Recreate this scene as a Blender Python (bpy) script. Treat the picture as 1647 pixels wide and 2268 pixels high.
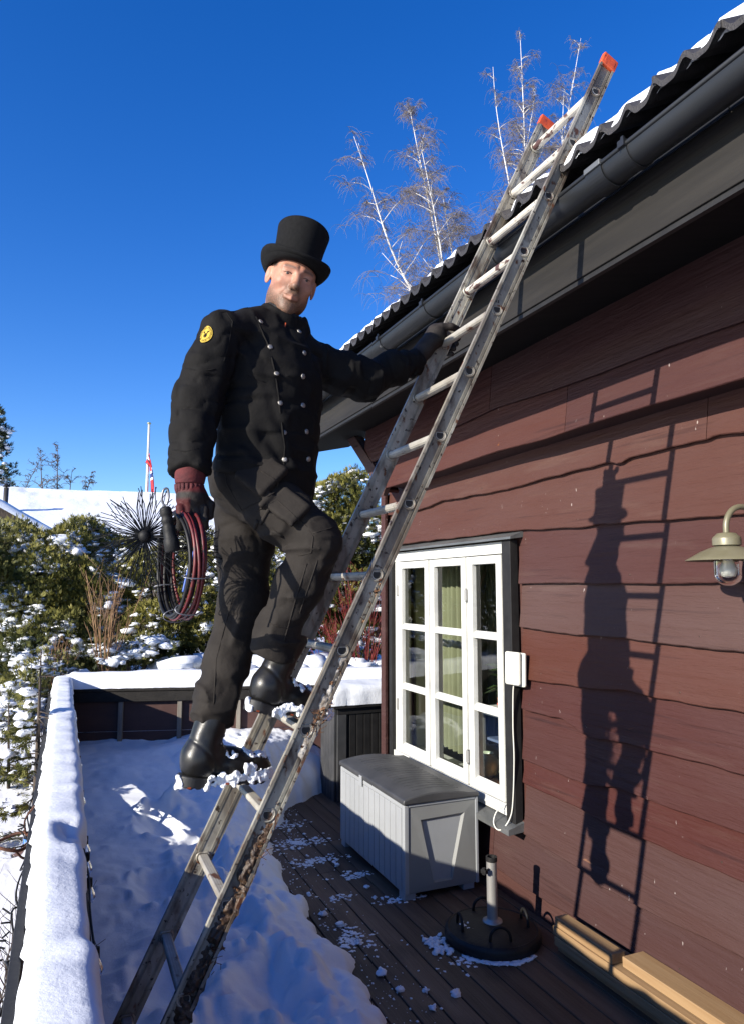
import bpy, math, random
import numpy as np
from mathutils import Vector, Matrix

for o in list(bpy.data.objects):
    bpy.data.objects.remove(o, do_unlink=True)
scene = bpy.context.scene
COL = scene.collection
R = math.radians

# ------------------------------------------------------------ camera
F_PX, CX, CY, IMG_W, IMG_H = 1575.0, 823.5, 1134.0, 1647.0, 2268.0
PITCH, YAW, CAM_Z = R(6.1245), R(23.279), 2.0
cd = bpy.data.cameras.new('camera')
cam = bpy.data.objects.new('camera', cd)
COL.objects.link(cam)
cam.location = (0, 0, CAM_Z)
cam.rotation_euler = (R(90) + PITCH, 0, -YAW)
cd.sensor_fit = 'VERTICAL'
cd.sensor_height = 36.0
cd.lens = F_PX / IMG_H * 36.0
cd.clip_start, cd.clip_end = 0.05, 3000
scene.camera = cam

# ------------------------------------------------------------ sky, sun, exposure
SUN = Vector((1.0, 0.305, -0.40)).normalized()      # the way the light travels
elev = math.asin(-SUN.z)
azim = math.atan2(-SUN.x, -SUN.y)
world = bpy.data.worlds.new('World')
scene.world = world
world.use_nodes = True
wn, wl = world.node_tree.nodes, world.node_tree.links
wn.clear()
wo = wn.new('ShaderNodeOutputWorld')
bg = wn.new('ShaderNodeBackground')
sky = wn.new('ShaderNodeTexSky')
sky.sky_type = 'NISHITA'
sky.sun_disc = False
sky.sun_elevation = elev
sky.sun_rotation = azim
sky.altitude = 300
sky.air_density = 1.0
sky.dust_density = 0.25
sky.ozone_density = 3.5
hs = wn.new('ShaderNodeHueSaturation')
hs.inputs['Saturation'].default_value = 1.32
hs.inputs['Hue'].default_value = 0.518
hs.inputs['Value'].default_value = 1.0
wl.new(sky.outputs[0], hs.inputs['Color'])
wl.new(hs.outputs[0], bg.inputs[0])
bg.inputs[1].default_value = 0.12
wl.new(bg.outputs[0], wo.inputs[0])

sd = bpy.data.lights.new('sun', 'SUN')
sd.energy = 5.0
sd.angle = R(0.53)
sd.color = (1.0, 0.93, 0.82)
so = bpy.data.objects.new('sun', sd)
COL.objects.link(so)
so.location = (-8, -4, 8)
so.rotation_euler = SUN.to_track_quat('-Z', 'Y').to_euler()

vs = scene.view_settings
vs.view_transform = 'Standard'
vs.look = 'None'
vs.exposure = 0.97
vs.gamma = 1.0
vs.use_curve_mapping = False
scene.render.resolution_x, scene.render.resolution_y = 743, 1024

# ------------------------------------------------------------ helpers
def rowv(*a): return np.array(a, float)
_F = rowv(math.sin(YAW) * math.cos(PITCH), math.cos(YAW) * math.cos(PITCH), math.sin(PITCH))
_RT = rowv(math.cos(YAW), -math.sin(YAW), 0)
_U = np.cross(_RT, _F)

def at(x, y, axis, val):
    """a pixel of the photograph (1647 x 2268 grid) met with a world plane"""
    v = _RT * ((x - CX) / F_PX) + _U * (-(y - CY) / F_PX) + _F
    c = rowv(0, 0, CAM_Z)
    return Vector(c + v * ((val - c[axis]) / v[axis]))

def tag(o, label=None, cat=None, group=None, kind=None):
    if label: o['label'] = label
    if cat: o['category'] = cat
    if group: o['group'] = group
    if kind: o['kind'] = kind
    return o

def thing(name, label, cat, loc=(0, 0, 0), group=None, rz=0.0):
    o = bpy.data.objects.new(name, None)
    o.empty_display_size = 0.1
    COL.objects.link(o)
    o.location = loc
    o.rotation_euler = (0, 0, rz)
    return tag(o, label, cat, group)

def adopt(o, parent):
    o.parent = parent
    m = Matrix.Identity(4)
    q = parent
    chain = []
    while q is not None:
        chain.append(q)
        q = q.parent
    for q in reversed(chain):
        m = m @ q.matrix_parent_inverse @ Matrix.LocRotScale(q.location, q.rotation_euler, q.scale)
    o.matrix_parent_inverse = m.inverted()
    return o

class MB:
    def __init__(self):
        self.v, self.f, self.n = [], [], 0
    def add(self, vs, fs):
        b = self.n
        self.v.extend([tuple(p) for p in vs])
        self.f.extend([tuple(i + b for i in q) for q in fs])
        self.n += len(vs)
        return self
    def box(self, lo, hi):
        x0, y0, z0 = lo; x1, y1, z1 = hi
        return self.add([(x0,y0,z0),(x1,y0,z0),(x1,y1,z0),(x0,y1,z0),(x0,y0,z1),(x1,y0,z1),(x1,y1,z1),(x0,y1,z1)],
                        [(0,3,2,1),(4,5,6,7),(0,1,5,4),(1,2,6,5),(2,3,7,6),(3,0,4,7)])
    def bar(self, p0, p1, w, h, up=(0, 0, 1)):
        """a box from p0 to p1, w wide sideways and h thick along up"""
        p0, p1 = Vector(p0), Vector(p1)
        d = (p1 - p0).normalized()
        s = d.cross(Vector(up)).normalized()
        u = s.cross(d).normalized()
        vs = []
        for p in (p0, p1):
            for a, b in ((-1,-1),(1,-1),(1,1),(-1,1)):
                vs.append(p + s * (a * w / 2) + u * (b * h / 2))
        return self.add(vs, [(0,1,2,3)[::-1],(4,5,6,7),(0,1,5,4),(1,2,6,5),(2,3,7,6),(3,0,4,7)])
    def tube(self, path, rad, n=8, cap=True, closed=False, twist=None):
        path = [Vector(p) for p in path]
        m = len(path)
        if not hasattr(rad, '__len__'): rad = [rad] * m
        vs = []
        ref = None
        for i, p in enumerate(path):
            if closed: d = path[(i + 1) % m] - path[i - 1]
            else: d = path[min(i + 1, m - 1)] - path[max(i - 1, 0)]
            d = d.normalized() if d.length > 1e-9 else Vector((0, 0, 1))
            if ref is None:
                ref = d.orthogonal().normalized()
            ref = (ref - d * ref.dot(d))
            ref = ref.normalized() if ref.length > 1e-6 else d.orthogonal().normalized()
            q = d.cross(ref)
            for k in range(n):
                a = 2 * math.pi * k / n
                vs.append(p + (ref * math.cos(a) + q * math.sin(a)) * rad[i])
        fs = []
        for i in range(m if closed else m - 1):
            j = (i + 1) % m
            for k in range(n):
                l = (k + 1) % n
                fs.append((i*n+k, i*n+l, j*n+l, j*n+k))
        if cap and not closed:
            fs.append(tuple(range(n))[::-1])
            fs.append(tuple((m-1)*n + k for k in range(n)))
        return self.add(vs, fs)
    def lathe(self, prof, n=24, c=(0, 0, 0), ax=(0, 0, 1), sx=1.0, cap=True):
        """prof: (radius, height) pairs, turned about ax through c"""
        ax = Vector(ax).normalized()
        u = ax.orthogonal().normalized(); w = ax.cross(u); c = Vector(c)
        vs, fs = [], []
        for r, h in prof:
            for k in range(n):
                a = 2*math.pi*k/n
                vs.append(c + ax*h + u*(r*math.cos(a)*sx) + w*(r*math.sin(a)))
        for i in range(len(prof)-1):
            for k in range(n):
                l = (k+1) % n
                fs.append((i*n+k, i*n+l, (i+1)*n+l, (i+1)*n+k))
        if cap:
            fs.append(tuple(range(n))[::-1]); fs.append(tuple((len(prof)-1)*n+k for k in range(n)))
        return self.add(vs, fs)
    def sweep(self, section, p0, p1, u, w, closed=True):
        """section: (a, b) pairs along u and w, swept straight from p0 to p1"""
        p0, p1, u, w = Vector(p0), Vector(p1), Vector(u), Vector(w)
        n = len(section)
        vs = [p + u*a + w*b for p in (p0, p1) for a, b in section]
        fs = [(k, (k+1) % n, n+(k+1) % n, n+k) for k in range(n if closed else n-1)]
        if closed:
            fs += [tuple(range(n))[::-1], tuple(n+k for k in range(n))]
        return self.add(vs, fs)
    def grid(self, P):
        """P: rows x cols of points"""
        r, c = len(P), len(P[0])
        vs = [p for row in P for p in row]
        fs = [(i*c+j, i*c+j+1, (i+1)*c+j+1, (i+1)*c+j) for i in range(r-1) for j in range(c-1)]
        return self.add(vs, fs)
    def build(self, name, mat, parent=None, smooth=False, bevel=0, bseg=2, solid=0):
        me = bpy.data.meshes.new(name)
        me.from_pydata(self.v, [], self.f)
        return finish(name, me, mat, parent, smooth, bevel, bseg, solid)

def finish(name, me, mat, parent=None, smooth=False, bevel=0, bseg=2, solid=0):
    me.validate(); me.update()
    me.materials.append(mat)
    if smooth:
        me.polygons.foreach_set('use_smooth', np.ones(len(me.polygons), bool))
    o = bpy.data.objects.new(name, me)
    COL.objects.link(o)
    if parent is not None: adopt(o, parent)
    if solid:
        m = o.modifiers.new('solid', 'SOLIDIFY'); m.thickness = solid; m.offset = 0
    if bevel:
        m = o.modifiers.new('bevel', 'BEVEL'); m.width = bevel; m.segments = bseg; m.limit_method = 'ANGLE'; m.angle_limit = R(35)
        if bseg > 1 and not smooth:
            me.polygons.foreach_set('use_smooth', np.ones(len(me.polygons), bool))
            w = o.modifiers.new('wn', 'WEIGHTED_NORMAL')
            w.keep_sharp = True
    return o

def np_mesh(name, V, Fq, mat, parent=None, smooth=True, attr=None):
    """fast mesh from numpy arrays; Fq is (n,3) or (n,4); attr: {name: per-vertex floats}"""
    me = bpy.data.meshes.new(name)
    n, k = Fq.shape
    me.vertices.add(len(V)); me.vertices.foreach_set('co', np.ascontiguousarray(V, np.float32).ravel())
    me.loops.add(n*k); me.loops.foreach_set('vertex_index', np.ascontiguousarray(Fq, np.int32).ravel())
    me.polygons.add(n)
    me.polygons.foreach_set('loop_start', np.arange(0, n*k, k, dtype=np.int32))
    me.polygons.foreach_set('loop_total', np.full(n, k, np.int32))
    me.update(calc_edges=True)
    if attr:
        for an, av in attr.items():
            a = me.attributes.new(an, 'FLOAT', 'POINT'); a.data.foreach_set('value', np.asarray(av, np.float32))
    return finish(name, me, mat, parent, smooth)

# lattice noise for shapes
_rng0 = np.random.RandomState(7)
_LAT = _rng0.rand(64, 64, 64).astype(np.float32) * 2 - 1
def noise3(P, s=1.0):
    Q = np.asarray(P, np.float32) * s + 100.0
    i = np.floor(Q).astype(np.int32); f = Q - i
    f = f*f*(3-2*f)
    i0 = i & 63; i1 = (i+1) & 63
    x0, y0, z0 = i0[..., 0], i0[..., 1], i0[..., 2]; x1, y1, z1 = i1[..., 0], i1[..., 1], i1[..., 2]
    fx, fy, fz = f[..., 0], f[..., 1], f[..., 2]
    def L(a, b, t): return a + (b-a)*t
    return L(L(L(_LAT[x0,y0,z0], _LAT[x1,y0,z0], fx), L(_LAT[x0,y1,z0], _LAT[x1,y1,z0], fx), fy),
             L(L(_LAT[x0,y0,z1], _LAT[x1,y0,z1], fx), L(_LAT[x0,y1,z1], _LAT[x1,y1,z1], fx), fy), fz)
def fbm(P, s, o=3):
    P = np.asarray(P, np.float32)
    t = 0; a = 1.0
    for _ in range(o):
        t = t + a*noise3(P, s); s *= 2.03; a *= 0.5
    return t

# implicit surfaces -> quads (surface nets)
def cap(P, a, b, ra, rb=None):
    if rb is None: rb = ra
    a, b = np.asarray(a, np.float32), np.asarray(b, np.float32)
    ab = b - a
    t = np.clip(((P-a) @ ab) / max(float(ab @ ab), 1e-9), 0, 1)
    d = P - a - t[:, None]*ab
    return np.sqrt((d*d).sum(1)) - (ra + (rb-ra)*t)
def ell(P, c, r):
    c, r = np.asarray(c, np.float32), np.asarray(r, np.float32)
    q = (P-c)/r
    k0 = np.sqrt((q*q).sum(1)); k1 = np.sqrt(((q/r)**2).sum(1)) + 1e-9
    return k0*(k0-1)/k1
def rbox(P, c, h, r):
    q = np.abs(P - np.asarray(c, np.float32)) - (np.asarray(h, np.float32) - r)
    return np.sqrt((np.maximum(q, 0)**2).sum(1)) + np.minimum(q.max(1), 0) - r
def smin(a, b, k):
    h = np.clip(0.5 + 0.5*(b-a)/k, 0, 1)
    return b + (a-b)*h - k*h*(1-h)
def smax(a, b, k): return -smin(-a, -b, k)
def chain(P, pts, k=0.03):
    d = None
    for (a, ra), (b, rb) in zip(pts[:-1], pts[1:]):
        c = cap(P, a, b, ra, rb)
        d = c if d is None else smin(d, c, k)
    return d
def sdf_mesh(fn, lo, hi, h):
    lo, hi = np.asarray(lo, float), np.asarray(hi, float)
    n = np.maximum(((hi-lo)/h).astype(int)+1, 4)
    ax = [lo[i] + h*np.arange(n[i]) for i in range(3)]
    vals = np.empty(tuple(n), np.float32)
    yy, zz = np.meshgrid(ax[1], ax[2], indexing='ij')
    st = max(1, int(400000 // (n[1]*n[2])))
    for i in range(0, n[0], st):
        xs = ax[0][i:i+st]
        P = np.empty((len(xs), n[1], n[2], 3), np.float32)
        P[..., 0] = xs[:, None, None]; P[..., 1] = yy; P[..., 2] = zz
        vals[i:i+st] = fn(P.reshape(-1, 3)).reshape(len(xs), n[1], n[2])
    s = vals < 0
    nx, ny, nz = n
    acc = np.zeros((nx-1, ny-1, nz-1, 3), np.float32); cnt = np.zeros((nx-1, ny-1, nz-1), np.float32)
    def sl(o): return tuple(slice(o[i], n[i]-1+o[i]) for i in range(3))
    cs = [(a, b, c) for a in (0, 1) for b in (0, 1) for c in (0, 1)]
    for A in cs:
        for d in range(3):
            if A[d]: continue
            B = list(A); B[d] = 1; B = tuple(B)
            va, vb = vals[sl(A)], vals[sl(B)]
            m = (va < 0) != (vb < 0)
            t = np.where(m, va/(va-vb+1e-12), 0)
            for i in range(3):
                acc[..., i] += np.where(m, A[i] + (t if i == d else 0), 0)
            cnt += m
    act = cnt > 0
    idx = -np.ones((nx-1, ny-1, nz-1), np.int64); idx[act] = np.arange(act.sum())
    cell = np.argwhere(act)
    V = lo + h*(cell + acc[act]/cnt[act][:, None])
    Q = []
    for d in range(3):
        e1, e2 = (d+1) % 3, (d+2) % 3
        a = [slice(None)]*3; b = [slice(None)]*3
        a[d] = slice(0, n[d]-1); b[d] = slice(1, n[d])
        for e in (e1, e2): a[e] = slice(1, n[e]-1); b[e] = slice(1, n[e]-1)
        sa, sb = s[tuple(a)], s[tuple(b)]
        for m, flip in ((sa & ~sb, False), (~sa & sb, True)):
            p = np.argwhere(m)
            if not len(p): continue
            for e in (e1, e2): p[:, e] += 1
            def at_(o1, o2):
                q = p.copy(); q[:, e1] -= o1; q[:, e2] -= o2
                return idx[q[:, 0], q[:, 1], q[:, 2]]
            q = np.stack([at_(1, 1), at_(0, 1), at_(0, 0), at_(1, 0)], 1)
            Q.append(q[:, ::-1] if flip else q)
    return V, np.concatenate(Q)

# ------------------------------------------------------------ materials
def mat(name, col, rough=0.6, metal=0.0, col2=None, vscale=3.0, vdetail=5, stretch=(1, 1, 1), vlo=0.35, vhi=0.65,
        bump=None, bstretch=None, spots=None, rnd=0.0, spec=0.5, coat=0.0, extra=None, sheen=0.0):
    m = bpy.data.materials.new(name)
    m.use_nodes = True
    N, L = m.node_tree.nodes, m.node_tree.links
    b = N['Principled BSDF']
    b.inputs['Roughness'].default_value = rough
    b.inputs['Metallic'].default_value = metal
    b.inputs['Specular IOR Level'].default_value = spec
    b.inputs['Coat Weight'].default_value = coat
    b.inputs['Sheen Weight'].default_value = sheen
    tc = N.new('ShaderNodeTexCoord')
    def mp(st):
        x = N.new('ShaderNodeMapping'); x.inputs['Scale'].default_value = st
        L.new(tc.outputs['Object'], x.inputs['Vector']); return x.outputs[0]
    def nz(st, sc, det, rgh=0.6):
        t = N.new('ShaderNodeTexNoise'); t.inputs['Scale'].default_value = sc; t.inputs['Detail'].default_value = det
        t.inputs['Roughness'].default_value = rgh
        L.new(mp(st), t.inputs['Vector']); return t.outputs['Fac']
    def ramp(src, a, c):
        r = N.new('ShaderNodeMapRange'); r.inputs['From Min'].default_value = a; r.inputs['From Max'].default_value = c
        L.new(src, r.inputs['Value']); return r.outputs[0]
    def mix(fac, a, c):
        x = N.new('ShaderNodeMix'); x.data_type = 'RGBA'
        if hasattr(fac, 'default_value') or not isinstance(fac, (int, float)): L.new(fac, x.inputs[0])
        else: x.inputs[0].default_value = fac
        for v, sk in ((a, 6), (c, 7)):
            if isinstance(v, tuple): x.inputs[sk].default_value = (*v[:3], 1)
            else: L.new(v, x.inputs[sk])
        return x.outputs[2]
    cur = tuple(col)
    if col2 is not None:
        cur = mix(ramp(nz(stretch, vscale, vdetail), vlo, vhi), cur, tuple(col2))
    if spots:                                   # list of (colour, scale, lo, hi, stretch)
        for sc_, s_, lo_, hi_, st_ in spots:
            cur = mix(ramp(nz(st_, s_, 4, 0.55), lo_, hi_), cur, tuple(sc_))
    if rnd:
        oi = N.new('ShaderNodeObjectInfo')
        h = N.new('ShaderNodeHueSaturation')
        r = N.new('ShaderNodeMapRange'); r.inputs['To Min'].default_value = 1-rnd; r.inputs['To Max'].default_value = 1+rnd
        L.new(oi.outputs['Random'], r.inputs['Value']); L.new(r.outputs[0], h.inputs['Value'])
        if isinstance(cur, tuple): h.inputs['Color'].default_value = (*cur[:3], 1)
        else: L.new(cur, h.inputs['Color'])
        cur = h.outputs[0]
    if extra: cur = extra(N, L, mix, ramp, nz, cur, b)
    if isinstance(cur, tuple): b.inputs['Base Color'].default_value = (*cur[:3], 1)
    else: L.new(cur, b.inputs['Base Color'])
    if bump:                                    # list of (scale, detail, distance, stretch)
        prev = None
        for s_, d_, dist_, st_ in bump:
            bn = N.new('ShaderNodeBump'); bn.inputs['Strength'].default_value = 1.0; bn.inputs['Distance'].default_value = dist_
            L.new(nz(st_, s_, d_), bn.inputs['Height'])
            if prev is not None: L.new(prev, bn.inputs['Normal'])
            prev = bn.outputs[0]
        L.new(prev, b.inputs['Normal'])
    return m

def attr_mix(attr, other):
    def ex(N, L, mix, ramp, nz, cur, b):
        a = N.new('ShaderNodeAttribute'); a.attribute_name = attr
        return mix(a.outputs['Fac'], cur, tuple(other))
    return ex
def board_tone(N, L, mix, ramp, nz, cur, b):
    # some boards have kept their red, others have faded to a dull purple brown
    oi = N.new('ShaderNodeObjectInfo')
    w = N.new('ShaderNodeTexWhiteNoise'); w.noise_dimensions = '1D'
    L.new(oi.outputs['Random'], w.inputs['W'])
    h = N.new('ShaderNodeHueSaturation')
    r1 = N.new('ShaderNodeMapRange'); r1.inputs['To Min'].default_value = .78; r1.inputs['To Max'].default_value = 1.12
    r2 = N.new('ShaderNodeMapRange'); r2.inputs['To Min'].default_value = .494; r2.inputs['To Max'].default_value = .508
    L.new(w.outputs['Value'], r1.inputs['Value']); L.new(oi.outputs['Random'], r2.inputs['Value'])
    L.new(r1.outputs[0], h.inputs['Saturation']); L.new(r2.outputs[0], h.inputs['Hue']); L.new(cur, h.inputs['Color'])
    return h.outputs[0]
one = (1, 1, 1)
M = {}
M['wall'] = mat('wall_paint', (0.053, 0.0190, 0.0150), 0.6, col2=(0.060, 0.0275, 0.0240), vscale=1.6, stretch=(1, .35, 1.6), rnd=.16, spec=.22,
    spots=[((.080, .045, .036), 5, .60, .90, (1, .25, 2.5)), ((.20, .075, .025), 7, .735, .77, (1, .5, 1.3)), ((.26, .21, .19), 34, .72, .75, (1, 1, .45)),
           ((.020, .009, .009), 8, .62, .80, (1, .12, 3))],
    bump=[(16, 6, .012, (1, .12, 1.6)), (70, 4, .003, (1, .25, 1))], extra=board_tone)
M['wall_end'] = mat('wall_board_end', (0.03, 0.011, 0.010), .7)
M['dark_wood'] = mat('dark_stained_wood', (0.0095, 0.0082, 0.007), .68, spec=.3, col2=(.018, .0155, .0125), vscale=4, stretch=(4, .25, 4), rnd=.15,
    spots=[((.008, .007, .006), 7, .58, .72, (6, .15, 6))], bump=[(30, 5, .003, (2, .06, 2))])
M['black_paint'] = mat('black_trim_paint', (0.009, 0.0085, 0.0085), .6, spec=.3, col2=(.015, .0145, .014), vscale=12, bump=[(40, 3, .001, one)], rnd=.1)
M['soffit'] = mat('soffit_boards', (0.006, 0.0052, 0.005), .85, spec=.15, col2=(.010, .0085, .008), vscale=6, stretch=(.3, 4, 1))
M['gutter'] = mat('gutter_steel', (0.008, 0.009, 0.0105), .45, .1, col2=(.014, .015, .0165), vscale=6, stretch=(1, .5, 1), spots=[((.12, .12, .12), 30, .70, .80, (1, .4, 1))])
M['tile'] = mat('roof_tile', (0.018, 0.016, 0.015), .55, col2=(.035, .031, .03), vscale=14, rnd=.2, spots=[((.14, .13, .12), 240, .64, .70, one), ((.045, .05, .02), 11, .68, .76, one)], bump=[(160, 3, .006, one)])
M['deck'] = mat('deck_plank', (0.078, 0.046, 0.029), .6, spec=.3, col2=(.125, .08, .052), vscale=3, stretch=(7, .5, 1), rnd=.28,
    spots=[((.024, .016, .013), 2.2, .52, .70, (1, .5, 1)), ((.11, .09, .075), 9, .66, .80, (8, .3, 1))], bump=[(26, 6, .004, (4, .1, 1)), (120, 2, .001, one)])
M['timber'] = mat('fresh_timber', (0.235, 0.142, 0.066), .68, spec=.3, col2=(.29, .19, .098), vscale=5, stretch=(6, .22, 6), rnd=.12,
    spots=[((.14, .07, .03), 12, .66, .72, (9, .12, 9)), ((.15, .08, .04), 7, .745, .77, (1, .45, 1))], bump=[(40, 4, .0015, (3, .1, 3))])
M['timber_end'] = mat('timber_end_grain', (0.30, 0.19, 0.09), .75, col2=(.2, .12, .055), vscale=60)
M['old_wood'] = mat('weathered_grey_wood', (0.13, 0.115, 0.095), .75, col2=(.21, .19, .155), vscale=5, stretch=(5, 5, .4), rnd=.15, bump=[(40, 4, .002, (2, 2, .15))])
M['rail_panel'] = mat('brown_rail_panel', (0.045, 0.018, 0.014), .6, col2=(.06, .026, .02), vscale=4, stretch=(1, 1, 3), bump=[(20, 4, .002, (1, 1, .2))])
M['snow'] = mat('snow', (0.74, 0.76, 0.785), .6, col2=(.68, .705, .745), vscale=7, spec=.25, bump=[(9, 4, .006, one), (60, 5, .0014, one), (330, 2, .0006, one)])
M['snow_soft'] = mat('snow_on_leaves', (0.78, 0.80, 0.825), .6, spec=.25, bump=[(60, 4, .008, one)])
M['snow_far'] = mat('snow_far', (0.76, 0.78, 0.81), .6, col2=(.70, .72, .755), vscale=1.3, spec=.3, bump=[(1.2, 5, .05, one)])
M['alu'] = mat('weathered_aluminium', (0.40, 0.38, 0.315), .5, .3, col2=(.21, .19, .155), vscale=9, stretch=(1, 1, .5), spec=.5,
    spots=[((.12, .095, .07), 5, .44, .66, (1, 1, .35)), ((.075, .052, .038), 14, .52, .68, (1, 1, .5)), ((.11, .042, .018), 24, .62, .68, (1, 1, .6)), ((.03, .018, .013), 45, .62, .67, one)], bump=[(120, 3, .0008, (1, 1, .1))])
M['rung'] = mat('rung_aluminium', (0.40, 0.38, 0.325), .55, .25, col2=(.25, .225, .185), vscale=14, stretch=(1, .5, 1),
    spots=[((.10, .042, .022), 20, .58, .66, (1, .5, 1)), ((.07, .06, .05), 40, .66, .74, one)])
M['rung_paint'] = mat('rung_paint_smeared', (0.52, 0.485, 0.41), .6, .1, col2=(.38, .35, .30), vscale=12,
    spots=[((.075, .035, .03), 22, .55, .60, (1, .45, 1)), ((.05, .04, .035), 50, .64, .70, (1, .6, 1))])
M['orange'] = mat('orange_plastic', (0.52, 0.075, 0.015), .5, col2=(.32, .04, .012), vscale=30, spots=[((.03, .015, .01), 60, .62, .68, one)])
M['dark_fill'] = mat('dark_filler', (0.02, 0.018, 0.016), .8)  # near-black: the deck block, and the shade painted into the rung ends
M['white_paint'] = mat('white_window_paint', (0.55, 0.548, 0.51), .45, spec=.3, col2=(.43, .432, .405), vscale=5, spots=[((.5, .5, .47), 30, .68, .76, (1, 1, .4))], bump=[(60, 3, .0006, (1, 1, .2))])
M['metal_grey'] = mat('grey_flashing', (0.10, 0.105, 0.105), .5, .5, col2=(.16, .165, .165), vscale=10, stretch=(1, .4, 1), spots=[((.03, .025, .025), 22, .66, .72, (1, .4, 1))])
M['steel'] = mat('brushed_steel', (0.42, 0.41, 0.38), .42, .55, col2=(.32, .31, .29), vscale=20, stretch=(1, 1, .1))
M['rubber'] = mat('black_plastic', (0.006, 0.006, 0.006), .6, spec=.25, col2=(.011, .0105, .010), vscale=14, bump=[(80, 3, .001, one)])
M['base'] = mat('umbrella_base_dirty', (0.008, 0.0075, 0.007), .55, spec=.3, col2=(.02, .018, .016), vscale=7, spots=[((.10, .09, .08), 24, .70, .76, one)], bump=[(60, 4, .0015, one)])
M['box_light'] = mat('light_grey_plastic', (0.27, 0.28, 0.285), .5, col2=(.245, .255, .26), vscale=3, bump=[(60, 4, .0006, (1, 1, .25))])
M['box_end'] = mat('mid_grey_plastic', (0.19, 0.195, 0.186), .52, col2=(.175, .178, .171), vscale=3, bump=[(180, 2, .0004, one)])
M['box_dark'] = mat('charcoal_plastic', (0.030, 0.031, 0.032), .5, col2=(.052, .052, .053), vscale=5, bump=[(50, 4, .0008, (1, .3, 1))])
M['plain_white'] = mat('white_plastic', (0.60, 0.59, 0.52), .35)  # ordinary white plastic, no emission
M['lamp'] = mat('olive_enamel', (0.14, 0.128, 0.078), .42, .2, col2=(.18, .165, .11), vscale=10, spots=[((.50, .56, .48), 28, .69, .72, (1, 1, .6)), ((.30, .19, .10), 22, .73, .76, one)])
M['brown_leaf'] = mat('dead_leaf', (0.16, 0.075, 0.028), .75, col2=(.07, .03, .015), vscale=40, rnd=.2)
M['dirt'] = mat('wet_dirt', (0.018, 0.011, 0.008), .45, col2=(.09, .05, .025), vscale=30, bump=[(90, 4, .006, one)])
M['ice'] = mat('dirty_ice', (0.34, 0.32, 0.29), .3, col2=(.16, .13, .10), vscale=25, bump=[(90, 4, .004, one)])
# ============================================================ ground
rnd = random.Random(11)
def ground_z(X, Y):
    X = np.asarray(X, float); Y = np.asarray(Y, float)
    t = np.clip((Y - 2.0) / 6.6, 0, 1); t = t*t*(3-2*t)
    z = -0.55 + 1.45*t
    under = np.clip((X + 0.03)/0.06, 0, 1) * np.clip((8.2 - Y)/0.4, 0, 1)
    z = z*(1-under) + (-0.75)*under
    z = z - 0.35*np.clip((-X-1.0)/4, 0, 1)*np.clip((9-Y)/6, 0, 1)
    P = np.stack([X, Y, 0*X], -1)
    near = np.exp(-(X*X+Y*Y)/900.0)
    return z + near*(0.05*fbm(P, .45, 2) + 0.012*fbm(P, 1.9, 3))
xs = np.concatenate([-np.geomspace(900, 12, 26), np.linspace(-11, 16, 136), np.geomspace(17, 900, 24), [-.3, -.15, -.03, .03]])
xs = np.unique(xs)
ys = np.concatenate([-np.geomspace(300, 6, 14), np.linspace(-5, 22, 136), np.geomspace(23, 1500, 28)])
GX, GY = np.meshgrid(xs, ys, indexing='ij')
V = np.stack([GX, GY, ground_z(GX, GY)], -1).reshape(-1, 3)
ny = len(ys)
ii, jj = np.meshgrid(np.arange(len(xs)-1), np.arange(ny-1), indexing='ij')
q = (ii*ny+jj).ravel()
tag(np_mesh('ground', V, np.stack([q, q+ny, q+ny+1, q+1], 1), M['snow_far']), kind='structure')

# ============================================================ deck
deck = MB()
deck.box((-0.02, -2.2, -0.60), (2.76, 8.05, -0.045))
deck = tag(deck.build('deck', M['dark_fill']), kind='structure')
x = -0.04
k = 0
while x < 2.74:
    w = 0.137
    cuts = [-2.2] + ([rnd.uniform(-.5, 1.5)] if k % 2 else []) + ([4.93 + rnd.uniform(-.05, .05)] if k % 3 == 1 else [rnd.uniform(5.4, 7.2)]) + [8.0]
    for a, b in zip(cuts[:-1], cuts[1:]):
        m = MB(); z1 = rnd.uniform(-.002, .002)
        m.box((x+.004, a+.003, -.034), (min(x+w-.004, 2.752), b-.003, z1))
        m.build('deck_board', M['deck'], deck, bevel=.004)
    x += w; k += 1

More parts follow.
